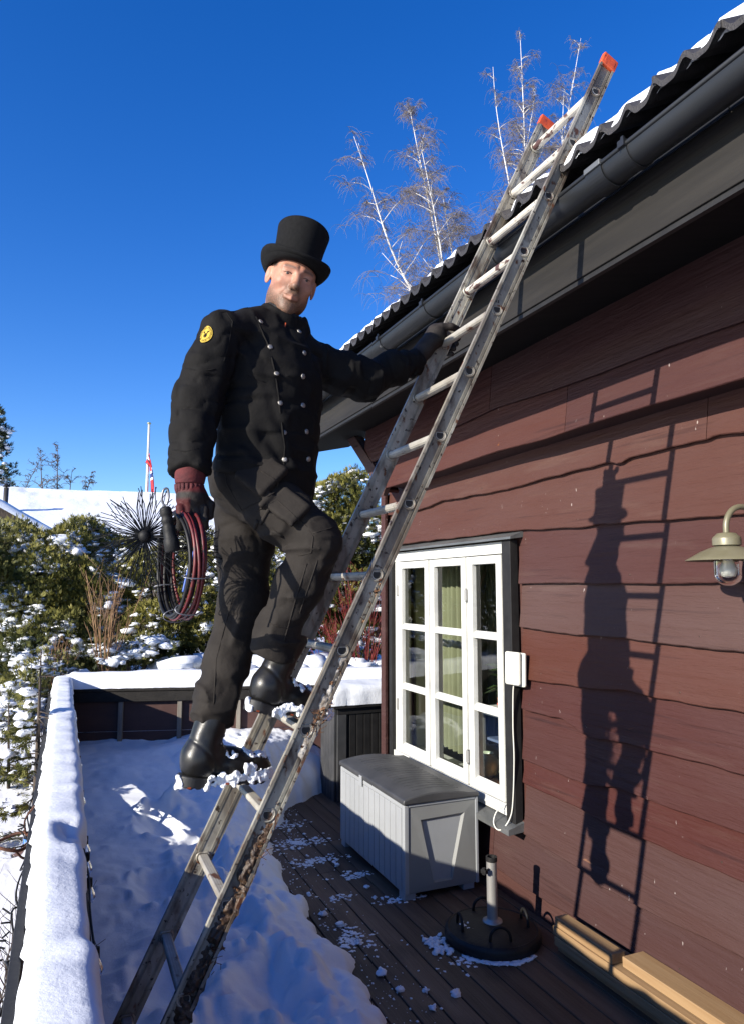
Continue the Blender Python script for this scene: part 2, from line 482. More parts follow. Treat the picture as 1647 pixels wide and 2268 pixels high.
# ============================================================ snow lying on the deck
edge_y = [-2.5, 3.2, 3.5, 3.75, 3.93, 4.25, 4.6, 5.0, 5.4, 5.85, 6.5, 6.8, 7.05, 8.4]
edge_x = [1.38, 1.44, 1.45, 1.50, 1.44, 1.47, 1.43, 1.49, 1.53, 1.66, 1.98, 2.30, 2.66, 3.3]
def snow_h(X, Y):
    P = np.stack([X, Y, 0*X], -1)
    ex = np.interp(Y, edge_y, edge_x) + 0.05*noise3(P, 3.1) + 0.03*noise3(P, 8.3) + .012*noise3(P, 23)
    d = ex - X
    base = np.interp(Y, [-2, 2.5, 4, 5.2, 6.2, 7.2, 8], [.17, .17, .15, .22, .31, .43, .50])
    base = base + .07*np.clip((X-.95)/.5, 0, 1)*np.clip((Y-4.6)/1.5, 0, 1)
    base = base + .10*np.exp(-((X-1.75)/.35)**2-((Y-6.9)/.5)**2)
    prof = np.clip(d/np.interp(Y, [0, 4.5, 7], [.34, .30, .5]), 0, 1)**.55
    rough = np.clip((X-.55)/.5, 0, 1)*np.interp(Y, [0, 2.5, 4.6, 5.6, 8], [1, 1, .9, .35, .3]) + .3*np.exp(-((Y-4.6)/.9)**2)
    rough = np.maximum(rough, np.exp(-((X-1.7)/.5)**2-((Y-6.6)/.7)**2))
    lump = np.abs(noise3(P, 3.4))*.10 + np.abs(noise3(P, 8.1))*.05 + np.abs(noise3(P, 19))*.022 - .055
    soft = .03*noise3(P, 1.6) + .018*noise3(P, 3.7) + .006*noise3(P, 14)
    h = base*prof + prof*(soft + 1.1*rough*lump)
    # old footprints and the trodden dip by the ladder foot
    for fx, fy, fr, fd in ((.72, 5.75, .12, .10), (.95, 5.2, .13, .10), (.60, 4.75, .12, .11), (.88, 4.2, .16, .12), (.55, 3.7, .15, .10), (1.0, 3.45, .15, .10), (1.15, 4.75, .1, .07), (.75, 3.0, .16, .1), (1.1, 2.9, .14, .08)):
        r2 = ((X-fx)/fr)**2 + ((Y-fy)/(fr*1.5))**2
        h = h - fd*np.exp(-r2)*prof + .045*np.exp(-(np.sqrt(r2)-1.5)**2/.12)*np.abs(noise3(P, 11))*prof
    h = h + .13*np.exp(-((X-.86)/.09)**2-((Y-6.02)/.10)**2)*(1+.8*noise3(P, 17)) + .07*np.exp(-((X-.66)/.07)**2-((Y-6.05)/.06)**2)
    return np.where(d > 0, np.maximum(h, .004), -.03)
hx, hy = np.arange(.00, 3.2, .0165), np.concatenate([np.arange(-2.2, 2.4, .06), np.arange(2.4, 8.1, .02)])
GX, GY = np.meshgrid(hx, hy, indexing='ij')
Z = snow_h(GX, GY)
ny = len(hy)
ii, jj = np.meshgrid(np.arange(len(hx)-1), np.arange(ny-1), indexing='ij')
q = (ii*ny+jj).ravel()
Fq = np.stack([q, q+ny, q+ny+1, q+1], 1)
Zf = Z.ravel()
Fq = Fq[(Zf[Fq] > -.02).any(1)]
V = np.stack([GX, GY, Z], -1).reshape(-1, 3)
use = np.unique(Fq); re = -np.ones(len(V), int); re[use] = np.arange(len(use))
o = np_mesh('deck_snow', V[use], re[Fq], M['snow'])
tag(o, 'trodden snow lying along the railing side of the wooden deck', 'snow', kind='stuff')

def blob(mb, c, r, seed, n=8, m=6, flat=.7, rough=.35):
    """small uneven lump"""
    c = np.array(c)
    th = np.linspace(0, math.pi, m+1); ph = np.arange(n)*2*math.pi/n
    P = []
    for t in th:
        for p in ph: P.append((math.sin(t)*math.cos(p), math.sin(t)*math.sin(p), math.cos(t)))
    P = np.array(P)
    d = 1 + rough*fbm(P*1.0 + seed*3.7, 1.7, 2)
    Q = P*d[:, None]*r; Q[:, 2] *= flat
    fs = [(i*n+k, i*n+(k+1) % n, (i+1)*n+(k+1) % n, (i+1)*n+k)[::-1] for i in range(m) for k in range(n)]
    mb.add(Q + c, fs)

# lumps thrown out of the snow bank, the bigger ones each by itself
big = [(1.60, 3.60, .030), (1.545, 4.35, .026), (1.60, 4.18, .030), (1.56, 4.66, .020), (1.62, 3.95, .022), (1.74, 3.37, .019), (1.70, 3.22, .022), (1.86, 3.28, .028),
       (1.95, 4.62, .019), (1.93, 4.45, .017), (1.90, 5.05, .020), (1.70, 5.5, .022), (1.80, 5.9, .02), (1.62, 3.42, .024)]
for i, (x, y, r) in enumerate(big):
    m = MB(); blob(m, (x, y, r*.35), r*.8, i, 14, 11, .72, .75)
    tag(m.build('snow_lump', M['snow'], smooth=True), 'small loose lump of snow lying on the bare deck planks', 'snow lump', 'snow lumps on the deck')
m = MB()
for i in range(520):
    y = rnd.uniform(2.5, 6.8)
    x = np.interp(y, edge_y, edge_x) + abs(rnd.gauss(0, .16)) + .01
    if x > 2.02: continue
    r = rnd.choice((.002, .002, .003, .003, .004, .005, .007))
    blob(m, (x, y, r*.3), r, i, 5, 4, .6, .6)
for cx, cy, sx, sy, n in ((1.75, 5.62, .16, .06, 60), (1.78, 5.2, .12, .05, 45), (1.95, 4.85, .07, .04, 22), (1.68, 6.1, .15, .07, 60), (2.06, 3.55, .06, .05, 12), (2.1, 4.38, .08, .03, 30), (1.60, 4.02, .05, .08, 40), (1.72, 4.55, .06, .03, 14)):
    for i in range(n):
        for q_ in range(3):
            r = rnd.uniform(.003, .016)
            blob(m, (cx+rnd.gauss(0, sx), cy+rnd.gauss(0, sy), .001), r, i+cx*9+q_*31, 7, 4, .16, .9)
tag(m.build('snow_crumbs', M['snow'], smooth=True), 'crumbs and thin scraps of snow scattered over the deck planks', 'snow', kind='stuff')

# ============================================================ railings
def railing(name, label, p0, p1, inner, boards, posts, gaps=()):
    """p0 to p1 on the floor; inner: the side (unit vector) that looks onto the deck"""
    p0, p1, inner = Vector(p0), Vector(p1), Vector(inner)
    d = (p1-p0).normalized(); L = (p1-p0).length
    t = thing(name, label, 'railing', (p0+p1)/2)
    for i, (z0, z1) in enumerate(boards):
        segs = [(0, L)]
        for g0, g1, gi in gaps:
            if gi == i: segs = [(0, g0), (g1, L)]
        for a, b in segs:
            m = MB(); m.bar(p0 + d*a + Vector((0, 0, (z0+z1)/2)), p0 + d*b + Vector((0, 0, (z0+z1)/2)), .022, z1-z0)
            m.build('panel_board', M['rail_panel'], t, bevel=.003)
    for s in posts:
        m = MB(); c = p0 + d*s + inner*.035
        m.bar(c + Vector((0, 0, -.5)), c + Vector((0, 0, .97)), .045, .045, up=d)
        m.build('post', M['old_wood'], t, bevel=.004)
    m = MB(); m.bar(p0 + Vector((0, 0, .985)), p1 + Vector((0, 0, .985)), .17, .03); m.build('top_rail', M['dark_wood'], t, bevel=.004)
    m = MB(); c = inner*.062; m.bar(p0 + c + Vector((0, 0, .915)), p1 + c + Vector((0, 0, .915)), .022, .10); m.build('inner_rail', M['dark_wood'], t, bevel=.003)
    m = MB(); c = -inner*.108; m.bar(p0 + c + Vector((0, 0, .93)), p1 + c + Vector((0, 0, .93)), .030, .13); m.build('outer_rail', M['black_paint'], t, bevel=.003)
    return t
bz = [(-.45, -.12), (-.115, .21), (.215, .43), (.60, .86)]
rail_side = railing('deck_railing', 'long side railing of the deck under a thick rounded snow cap, hung with bulbs', (.03, -2.2, 0), (.03, 7.93, 0), (1, 0, 0),
        [(-.45, -.12), (-.115, .21), (.215, .50), (.505, .575), (.58, .87)], [.3, 1.6, 2.9, 4.2, 5.5, 6.8, 7.3, 8.1, 8.6, 9.5], gaps=[(7.3, 8.6, 3)])
FR0, FR1 = Vector((.06, 7.93, 0)), Vector((3.55, 6.95, 0))
frd = (FR1-FR0).normalized()
rail_end = railing('deck_railing', 'end railing of the deck with brown panels between grey posts below its snow cap', FR0, FR1, frd.cross(Vector((0, 0, 1))),
        [(-.45, -.1), (-.095, .25), (.255, .56), (.565, .87)], [.55, 1.13, 1.72, 2.35, 2.95])

def snow_cap(parent, label, p0, p1, w, h, seed, z0=1.0, dent=None, seg=.025, side=0):
    p0, p1 = Vector(p0), Vector(p1)
    d = (p1-p0).normalized(); s = d.cross(Vector((0, 0, 1))); L = (p1-p0).length
    n = int(L/seg); K = 25
    prof = []
    for k in range(K):
        a = math.pi*k/(K-1)
        c, sn = math.cos(a), math.sin(a)
        prof.append((math.copysign(abs(c)**.45, c), abs(sn)**.42))
    prof = np.array(prof)
    S = np.linspace(0, L, n)
    base = np.array([p0 + d*x for x in S])
    A, B = prof[:, 0][None, :], prof[:, 1][None, :]
    P = base[:, None, :] + np.array(s)[None, None, :]*(A*w/2)[..., None] + np.array((0, 0, 1))[None, None, :]*(B*h + z0)[..., None]
    off = .016*noise3(P+seed, 2.3) + .008*noise3(P+seed, 9) 
    ragged = (B < .25)*(.012*noise3(P+seed, 19) + .009*noise3(P+seed, 45))
    out = np.array(s)[None, None, :]*(A)[..., None] + np.array((0, 0, 1))[None, None, :]*(B)[..., None]
    P = P + out*(off+ragged)[..., None]
    ends = np.minimum(S, L-S)/.07
    sq = np.sqrt(np.clip(1-(1-np.clip(ends, 0, 1))**2, .02, 1))
    P[..., 2] = z0 + (P[..., 2]-z0)*sq[:, None]
    if dent:
        for cy, amp, wd in dent:
            g = np.exp(-((P[..., 1]-cy)/wd)**2)*np.clip((P[..., 0]-.02)/.06+.2, 0, 1)
            P[..., 2] -= amp*g*(1+.6*noise3(P, 13))
            P[..., 0] -= .02*g
    mb = MB(); mb.grid(P.tolist())
    bot = [[tuple(P[i, 0]), tuple(P[i, -1])] for i in range(n)]
    mb.grid(bot)
    return tag(mb.build('snow_cap', M['snow'], parent, smooth=True), label)
snow_cap(rail_side, 'thick rounded snow cap along the long side railing, dented near the middle', (.03, -2.2, 0), (.03, 8.02, 0), .185, .125, 3.0, dent=[(2.93, .05, .10), (3.02, .02, .04), (2.6, .012, .3)])
snow_cap(rail_end, 'rounded snow cap along the end railing in front of the hedge', FR0, FR1, .20, .17, 9.0)

# ============================================================ house
XW = 2.77
house = thing('wooden_house', 'dark maroon house of wavy lapped boards with white casement window and tiled roof', 'house', (4.2, 2, 0))
def part(name, mb, m, parent=house, **kw): return mb.build(name, m, parent, **kw)
# wall core round the window opening
for lo, hi in (((XW+.03, -2.5, -.6), (XW+.14, 4.0, 3.45)), ((XW+.03, 5.86, -.6), (XW+.14, 6.03, 3.45)), ((XW+.03, 4.0, -.6), (XW+.14, 5.86, .54)), ((XW+.03, 4.0, 2.34), (XW+.14, 5.86, 3.45))):
    m = MB(); m.box(lo, hi); part('wall_core', m, M['wall_end'])
m = MB(); m.box((XW+.16, 5.92, -.6), (7.0, 6.03, 3.4)); part('gable_wall', m, M['wall'])

EDGE = [
 [(2.2, 2.686), (2.37, 2.695), (2.39, 2.687), (2.9, 2.69), (2.977, 2.664), (3.04, 2.689), (3.52, 2.688), (4.17, 2.679), (4.9, 2.70), (5.6, 2.665), (6.1, 2.69)],
 [(2.24, 2.335), (2.645, 2.344), (3.27, 2.357), (3.95, 2.383), (4.8, 2.375), (5.75, 2.395), (6.1, 2.39)],
 [(2.26, 2.029), (2.63, 2.027), (3.28, 2.031), (4.0, 2.034)],
 [(2.28, 1.727), (2.85, 1.724), (3.43, 1.731), (3.96, 1.748)],
 [(2.3, 1.461), (2.75, 1.459), (2.97, 1.462), (3.42, 1.442), (3.86, 1.42)],
 [(2.3, 1.193), (2.6, 1.188), (2.99, 1.194), (3.26, 1.172), (3.34, 1.175), (3.52, 1.233), (3.94, 1.228)],
 [(2.33, .939), (2.79, .934), (3.12, .939), (3.31, .907), (3.57, .915), (3.96, .918)],
 [(2.34, .749), (2.8, .739), (3.21, .73), (3.385, .748), (3.94, .764)],
 [(2.36, .422), (2.83, .403), (3.23, .394), (3.35, .428), (3.98, .451), (5.0, .43), (6.1, .44)],
 [(2.38, .18), (2.93, .148), (3.16, .15), (3.53, .13), (3.88, .119), (4.26, .124), (5.2, .14), (6.1, .12)],
 [(2.38, -.12), (6.1, -.12)]]
def edge_fn(i):
    if i < 0: return lambda y: 2.95
    e = EDGE[i]
    def f(y):
        z = float(np.interp(y, [p[0] for p in e], [p[1] for p in e]))
        p = np.array([[y, i*7.3, 0]])
        return z + .012*float(noise3(p, 1.7)[0]) + .005*float(noise3(p, 6)[0]) + .0022*float(noise3(p, 19)[0])
    return f
def wall_board(fb, ft, y0, y1, x_top, x_bot, th=.024, name='wall_board'):
    n = max(2, int((y1-y0)/.035)); rows = []
    for k in range(n+1):
        y = y0 + (y1-y0)*k/n
        zb, zt = fb(y), ft(y)
        w = .0025*float(noise3(np.array([[y, zb*3, 1.0]]), 3.0)[0])
        rows.append([(x_bot+th+w, y, zb+.001), (x_bot+.004+w, y, zb), (x_bot+w, y, zb+.005), ((x_bot*.6+x_top*.4)+w*2, y, zb*.6+zt*.4), (x_top+w, y, zt), (x_top+th+w, y, zt)])
    m = MB(); m.grid(rows)
    m.add(rows[0], [tuple(range(6))]); m.add(rows[-1], [tuple(range(6))[::-1]])
    return m.build(name, M['wall'], house)
for i in range(len(EDGE)):
    fb, ft0 = edge_fn(i), edge_fn(i-1)
    ft = lambda y, f=ft0: f(y) + .035
    if 2 <= i <= 7: spans = [(-2.4, 3.93)]
    else: spans = [(-2.4, 6.02)]
    if i == 0: spans = [(-2.4, 2.392), (2.396, 6.02)]
    if i == 9: spans = [(-2.4, 4.3), (4.304, 6.02)]
    if i == 5: spans = [(-2.4, 1.1), (1.104, 3.93)]
    if i == 8: spans = [(-2.4, 3.93)]; wall_board(fb, lambda y: .53, 3.934, 6.02, XW-.022, XW-.036, .03)
    for a, b in spans:
        wall_board(fb, ft, a, b, XW+.000, XW-.036, .03)
# nail heads along the lower edges of the boards
nm = MB()
for i in range(len(EDGE)-1):
    fb = edge_fn(i); y = -.9 + .13*i
    while y < (3.9 if 2 <= i <= 7 else 5.9):
        for dy in (0, .0):
            z_ = fb(y) + .045 + .006*math.sin(y*31)
            nm.lathe([(.0052, -.004), (.0052, .0012), (.003, .0022)], 8, (XW-.036+.0065, y, z_), (-1, 0, -.12))
        y += .58 + .05*math.sin(i*5+y*9)
tag(part('nail_heads', nm, mat('nail_head', (.12, .075, .06), .5, .3)), kind='stuff')
# the upper, overhanging courses with their slanted end
UX, KU = XW - .17, .974
def slant(z): return 5.68 + (z-2.877)*(6.67-5.68)/(3.646-2.877)
u_edge = lambda y: 2 + KU*(float(np.interp(y/KU, [2.1, 2.5, 3, 3.4, 4, 5, 6.2], [3.147, 3.17, 3.171, 3.187, 3.226, 3.20, 3.19])) - 2) + .006*float(noise3(np.array([[y, 3, 0]]), 2.1)[0])
u_bot = lambda y: 2 + KU*(float(np.interp(y/KU, [2.1, 2.6, 3.1, 3.5, 4, 5.8], [2.894, 2.901, 2.906, 2.903, 2.916, 2.902])) - 2) + .005*float(noise3(np.array([[y, 8, 0]]), 2.6)[0])
u_top = lambda y: 3.62
for fb, ft, spans in ((u_bot, lambda y: u_edge(y)+.03, [(-2.4, 3.21), (3.214, slant(2.98))]), (u_edge, lambda y: 3.60, [(-2.4, 3.98), (3.984, slant(3.26))])):
    for a, b in spans: wall_board(fb, ft, a, b, UX+.004, UX-.032, .028)
m = MB(); m.box((UX+.012, -2.4, 2.897), (XW+.03, 5.70, 3.5)); part('overhang_core', m, M['wall_end'])
m = MB()
za, zb_ = 2.862, 3.62
m.bar((UX-.012, slant(za)+.02, za), (UX-.012, slant(zb_)+.02, zb_), .05, .12, up=(0, 1, 0)); part('slanted_end_board', m, M['wall'], bevel=.004)
m = MB(); m.bar((UX+.05, slant(za)+.055, za), (UX+.05, slant(zb_)+.055, zb_), .14, .03, up=(0, 1, 0)); part('slanted_return_board', m, M['wall'], bevel=.003)
# corner boards and the drip board under the overhang
m = MB(); m.box((XW-.068, 5.985, -.3), (XW-.040, 6.075, 2.89)); part('corner_board', m, M['wall'], bevel=.003)
m = MB(); m.box((XW-.05, 6.045, -.3), (XW+.06, 6.073, 2.88)); part('corner_board', m, M['wall'], bevel=.003)
m = MB(); m.box((XW-.003, 3.90, .45), (XW+.03, 4.02, 2.39)); part('filler_board', m, M['wall'])
m = MB(); m.box((XW-.018, 5.865, .45), (XW+.02, 5.98, 2.40)); part('filler_board', m, M['wall'])

# ---- roof, eaves, gutter
roof = MB(); pitch = math.tan(R(27))
x0, z0 = 1.88, 3.70
roof.add([(x0, -2.6, z0-.05), (x0, 7.3, z0-.05), (6.5, 7.3, z0+(6.5-x0)*pitch-.05), (6.5, -2.6, z0+(6.5-x0)*pitch-.05),
          (x0, -2.6, z0-.02), (x0, 7.3, z0-.02), (6.5, 7.3, z0+(6.5-x0)*pitch-.02), (6.5, -2.6, z0+(6.5-x0)*pitch-.02)],
         [(0,1,2,3),(4,7,6,5),(0,4,5,1),(1,5,6,2),(2,6,7,3),(3,7,4,0)])
roof = part('roof', roof, M['soffit'])
# tiles: one per piece, double roll, in rows going up the roof
def tile_mesh():
    W, Lt, rows, n, th = .27, .40, 4, 37, .024
    top, bot = [], []
    for r in range(rows):
        u = Lt*r/(rows-1)
        a, b = [], []
        for k in range(n):
            t = k/(n-1); y = -.008 + (W+.012)*t
            ph = 2*math.pi*(y/.135)
            h = .021*math.cos(ph) + .006*math.cos(2*ph)
            a.append((u*math.cos(R(27)) - 0*h, y, u*math.sin(R(27)) + h + th/2 + (.004 if k > n-4 else 0)))
            b.append((u*math.cos(R(27)), y, u*math.sin(R(27)) + h - th/2))
        top.append(a); bot.append(b)
    m = MB()
    m.grid(top); m.grid([r[::-1] for r in bot])
    m.grid([bot[0], top[0]][::-1])
    m.grid([[r[0] for r in bot], [r[0] for r in top]]); m.grid([[r[-1] for r in top], [r[-1] for r in bot]])
    me = bpy.data.meshes.new('tile'); me.from_pydata(m.v, [], m.f); me.validate(); me.update()
    me.materials.append(M['tile'])
    me.polygons.foreach_set('use_smooth', np.ones(len(me.polygons), bool))
    return me
tm = tile_mesh()
TX, TZ = 1.80, 3.718
for r in range(3):
    for k in range(36):
        o = bpy.data.objects.new('roof_tile', tm)
        COL.objects.link(o)
        u = r*.335
        o.location = (TX + u*math.cos(R(27)) + rnd.uniform(-.004, .004), 7.12 - (k+1)*.27 + rnd.uniform(-.003, .003), TZ + u*math.sin(R(27)) + .014*r + rnd.uniform(-.003, .003))
        o.rotation_euler = (rnd.uniform(-.008, .008), rnd.uniform(-.015, .015), rnd.uniform(-.006, .006))
        adopt(o, roof)
# snow left lying in the tile troughs
ph0 = 7.12
m = MB()
for k in range(72):
    yc = ph0 - .0675 - k*.135 - .01
    if rnd.random() < .22: continue
    s0 = rnd.uniform(.02, .09); kf = rnd.uniform(.5, 1.3)
    rr = []
    for i, (du, hg) in enumerate(((0, 0), (.010, .035), (.028, .062), (.055, .082), (.10, .10), (.16, .115), (.25, .12), (.4, .12), (.6, .10))):
        u = s0*.6 + du
        hgt = hg*(.52 + .42*kf)
        row = []
        for j in range(9):
            a = j/8*math.pi
            nz_ = float(noise3(np.array([[u*9, yc*7+j, k]]), 1.3)[0])
            row.append((TX + u*math.cos(R(27)), yc + (.052+.016*min(i, 3)/3)*math.cos(a)*(1+.12*nz_), TZ + u*math.sin(R(27)) - .012 + hgt*math.sin(a)*(1+.25*nz_)*1.15 + .012*(1-math.sin(a))))
        rr.append(row)
    m.grid(rr)
tag(m.build('roof_snow', M['snow_soft'], smooth=True), 'snow left lying in the troughs of the roof tiles above the gutter', 'snow', kind='stuff')

# fascia with joints
for a, b in ((-2.6, .9), (.904, 4.6), (4.604, 7.25)):
    m = MB(); m.box((1.97, a, 3.322), (2.005, b, 3.66)); part('fascia_board', m, M['dark_wood'], bevel=.004)
m = MB(); m.box((1.98, -2.6, 3.300), (2.003, 7.25, 3.321)); part('fascia_batten', m, M['black_paint'])
m = MB(); m.add([(2.004, -2.6, 3.36), (2.004, 7.2, 3.36), (XW+.05, 7.2, 3.55), (XW+.05, -2.6, 3.55), (2.004, -2.6, 3.375), (2.004, 7.2, 3.375), (XW+.05, 7.2, 3.565), (XW+.05, -2.6, 3.565)], [(0, 1, 2, 3), (4, 7, 6, 5), (0, 4, 5, 1), (1, 5, 6, 2)]); part('soffit', m, M['soffit'])
GR, GC = .066, (1.856, 3.592)
prof = [(GC[0]-GR*math.cos(a), GC[1]-GR*math.sin(a)) for a in np.linspace(0, math.pi, 19)]
inner = [(GC[0]-(GR-.004)*math.cos(a), GC[1]-(GR-.004)*math.sin(a)) for a in np.linspace(math.pi, 0, 19)]
m = MB(); m.sweep([(x, z) for x, z in prof+inner], (0, -2.6, 0), (0, 7.28, 0), (1, 0, 0), (0, 0, 1)); gutter = part('gutter', m, M['gutter'], smooth=True)
gutter.data.set_sharp_from_angle(angle=R(40))
m = MB(); m.tube([(GC[0]-GR+.001, -2.6, GC[1]+.003), (GC[0]-GR+.001, 7.28, GC[1]+.003)], .0095, 10); m.build('gutter_bead', M['gutter'], gutter, smooth=True)
m = MB(); m.lathe([(GR-.002, 0), (GR-.002, .006)], 20, (GC[0], 7.27, GC[1]), (0, 1, 0)); m.build('gutter_end', M['gutter'], gutter)
def strap(y, w, rr, name, parent, clip=True):
    m = MB()
    sec = [(GC[0]-rr*math.cos(a), GC[1]-rr*math.sin(a)) for a in np.linspace(-.12, math.pi, 21)] + [(GC[0]-(rr-.004)*math.cos(a), GC[1]-(rr-.004)*math.sin(a)) for a in np.linspace(math.pi, -.12, 21)]
    m.sweep(sec, (0, y-w/2, 0), (0, y+w/2, 0), (1, 0, 0), (0, 0, 1))
    if clip:
        m.box((GC[0]-rr-.012, y-w*.6, GC[1]-.008), (GC[0]-rr+.02, y+w*.6, GC[1]+.018))
        m.box((GC[0]-rr-.004, y-w*.25, GC[1]+.018), (GC[0]-rr+.004, y+w*.25, GC[1]+.034))
    return m.build(name, M['gutter'], parent, smooth=False)
for y in (-1.2, -.3, .55, 1.13, 1.86, 2.75, 3.44, 4.05, 4.72, 5.4, 6.1, 6.8): strap(y, .026, GR+.005, 'gutter_bracket', gutter)
c = strap(2.02, .085, GR+.0065, 'gutter_joint', gutter, clip=False)
m = MB(); m.box((GC[0]-GR-.014, 1.975, GC[1]-.006), (GC[0]-GR+.012, 2.062, GC[1]+.016)); m.build('joint_clip', M['metal_grey'], gutter, bevel=.002)
# drip flashing between tiles and gutter, in lengths
for a, b in ((-2.6, -.4), (-.395, 1.55), (1.555, 3.5), (3.505, 5.45), (5.455, 7.25)):
    m = MB(); m.add([(1.955, a, 3.57), (1.955, b, 3.57), (1.925, b, 3.70), (1.925, a, 3.70), (1.96, a, 3.57), (1.96, b, 3.57), (1.93, b, 3.70), (1.93, a, 3.70)], [(0,1,2,3)[::-1],(4,5,6,7),(0,1,5,4),(2,3,7,6),(0,4,7,3),(1,2,6,5)])
    part('drip_flashing', m, M['gutter'])

# ---- window
win = MB(); win.box((XW-.06, 4.0, .525), (XW-.005, 5.86, .552))
win = part('window', win, M['white_paint'], bevel=.003)
def wp(name, lo, hi, m=M['white_paint'], bev=.003):
    b = MB(); b.box(lo, hi); return b.build(name, m, win, bevel=bev)
wp('trim', (XW-.080, 3.955, .455), (XW-.02, 4.055, 2.318), M['black_paint'])
wp('trim', (XW-.085, 5.802, .53), (XW+.03, 5.862, 2.318), M['black_paint'])
b = MB(); b.add([(XW-.11, 3.905, 2.322), (XW-.11, 5.90, 2.322), (XW-.11, 5.90, 2.338), (XW-.11, 3.905, 2.338), (XW+.02, 3.905, 2.34), (XW+.02, 5.90, 2.34), (XW+.02, 5.90, 2.385), (XW+.02, 3.905, 2.385)], [(0,1,2,3),(4,7,6,5),(3,2,6,7),(0,4,5,1),(0,3,7,4),(1,5,6,2)])
b.build('head_flashing', M['metal_grey'], win)
wp('head_board', (XW-.055, 4.056, 2.235), (XW+.03, 5.80, 2.316))
wp('frame_post', (XW-.05, 5.715, .60), (XW+.06, 5.80, 2.233))
wp('frame_post', (XW-.05, 4.056, .60), (XW+.06, 4.10, 2.233))
wp('frame_sill', (XW-.07, 4.056, .553), (XW+.06, 5.80, .602))
b = MB(); b.add([(XW-.15, 3.93, .455), (XW-.15, 5.87, .455), (XW-.15, 5.87, .49), (XW-.15, 3.93, .49), (XW+.0, 3.93, .47), (XW+.0, 5.87, .47), (XW+.0, 5.87, .53), (XW+.0, 3.93, .53)], [(0,1,2,3),(4,7,6,5),(3,2,6,7),(0,4,5,1),(0,3,7,4),(1,5,6,2)])
b.build('sill', M['metal_grey'], win)
glass = bpy.data.materials.new('window_glass'); glass.use_nodes = True
N, L = glass.node_tree.nodes, glass.node_tree.links
N.clear()
go = N.new('ShaderNodeOutputMaterial'); gm = N.new('ShaderNodeMixShader'); gt = N.new('ShaderNodeBsdfTransparent'); gg = N.new('ShaderNodeBsdfGlossy'); fr = N.new('ShaderNodeFresnel'); mm = N.new('ShaderNodeMath')
gt.inputs[0].default_value = (.90, .94, .91, 1); gg.inputs['Roughness'].default_value = .004; fr.inputs[0].default_value = 1.5
mm.operation = 'MULTIPLY'; mm.inputs[1].default_value = 1.6; mm.use_clamp = True
L.new(fr.outputs[0], mm.inputs[0]); L.new(mm.outputs[0], gm.inputs[0]); L.new(gt.outputs[0], gm.inputs[1]); L.new(gg.outputs[0], gm.inputs[2]); L.new(gm.outputs[0], go.inputs[0])
M['glass'] = glass
def casement(ya, yb):
    f = .062
    for lo, hi in (((ya, .604), (ya+f, 2.228)), ((yb-f, .604), (yb, 2.228)), ((ya+f, .604), (yb-f, .668)), ((ya+f, 2.17), (yb-f, 2.228))):
        wp('casement_bar', (XW-.062, lo[0], lo[1]), (XW-.018, hi[0], hi[1]), bev=.006)
    zs = [.668, 1.155, 1.663, 2.17]
    for z in zs[1:3]: wp('glazing_bar', (XW-.058, ya+f, z-.017), (XW-.018, yb-f, z+.017), bev=.006)
    for a, b_ in zip(zs[:-1], zs[1:]):
        c = MB(); o1 = .017 if a > .7 else 0; o2 = .017 if b_ < 2.1 else 0
        dt = rnd.uniform(-.004, .004)
        c.add([(XW-.024, ya+f, a+o1), (XW-.024+dt, yb-f, a+o1), (XW-.024+dt, yb-f, b_-o2), (XW-.024, ya+f, b_-o2)], [(0, 3, 2, 1)])
        c.build('pane', M['glass'], win)
        s_ = MB(); s_.add([(XW-.057, ya+f, a+o1), (XW-.057, yb-f, a+o1), (XW-.026, yb-f, a+o1+.018), (XW-.026, ya+f, a+o1+.018), (XW-.026, yb-f, a+o1-.001), (XW-.026, ya+f, a+o1-.001)], [(0, 1, 2, 3), (2, 4, 5, 3), (0, 5, 4, 1), (0, 3, 5), (1, 4, 2)])
        s_.build('putty', M['white_paint'], win)
for ya, yb in ((5.155, 5.712), (4.57, 5.12), (4.10, 4.535)): casement(ya, yb)
for y, hy in ((5.1375, .0355), (4.5525, .0355)): wp('mullion', (XW-.046, y-.017, .604), (XW+.05, y+.017, 2.23))
for y, z in ((4.56, 1.95), (4.56, .80), (5.728, 1.98), (5.728, 1.0)):
    b = MB(); b.tube([(XW-.066, y, z-.05), (XW-.066, y, z+.05)], .007, 8); b.box((XW-.068, y-.018, z-.04), (XW-.055, y+.018, z+.04)); b.build('hinge', M['steel'], win)
# ---- the room behind the glass
M['room'] = mat('room_paint', (.42, .43, .34), .8); M['room_floor'] = mat('room_floor', (.16, .09, .05), .5, col2=(.12, .065, .035), vscale=4, stretch=(.4, 5, 1))
for nm, lo, hi in (('room_wall', (5.6, 1.2, -.05), (5.65, 5.9, 2.75)), ('room_wall', (2.95, 5.86, -.05), (5.6, 5.90, 2.75)), ('room_wall', (2.95, 1.15, -.05), (5.6, 1.2, 2.75)), ('room_ceiling', (2.92, 1.2, 2.70), (5.65, 5.9, 2.75))):
    b = MB(); b.box(lo, hi); part(nm, b, M['room'])
b = MB(); b.box((2.92, 1.2, -.1), (5.65, 5.9, -.052)); part('room_floor', b, M['room_floor'])
b = MB(); b.box((XW+.0, 4.0, .555), (3.02, 5.86, .602)); part('window_board', b, M['white_paint'], bevel=.004)
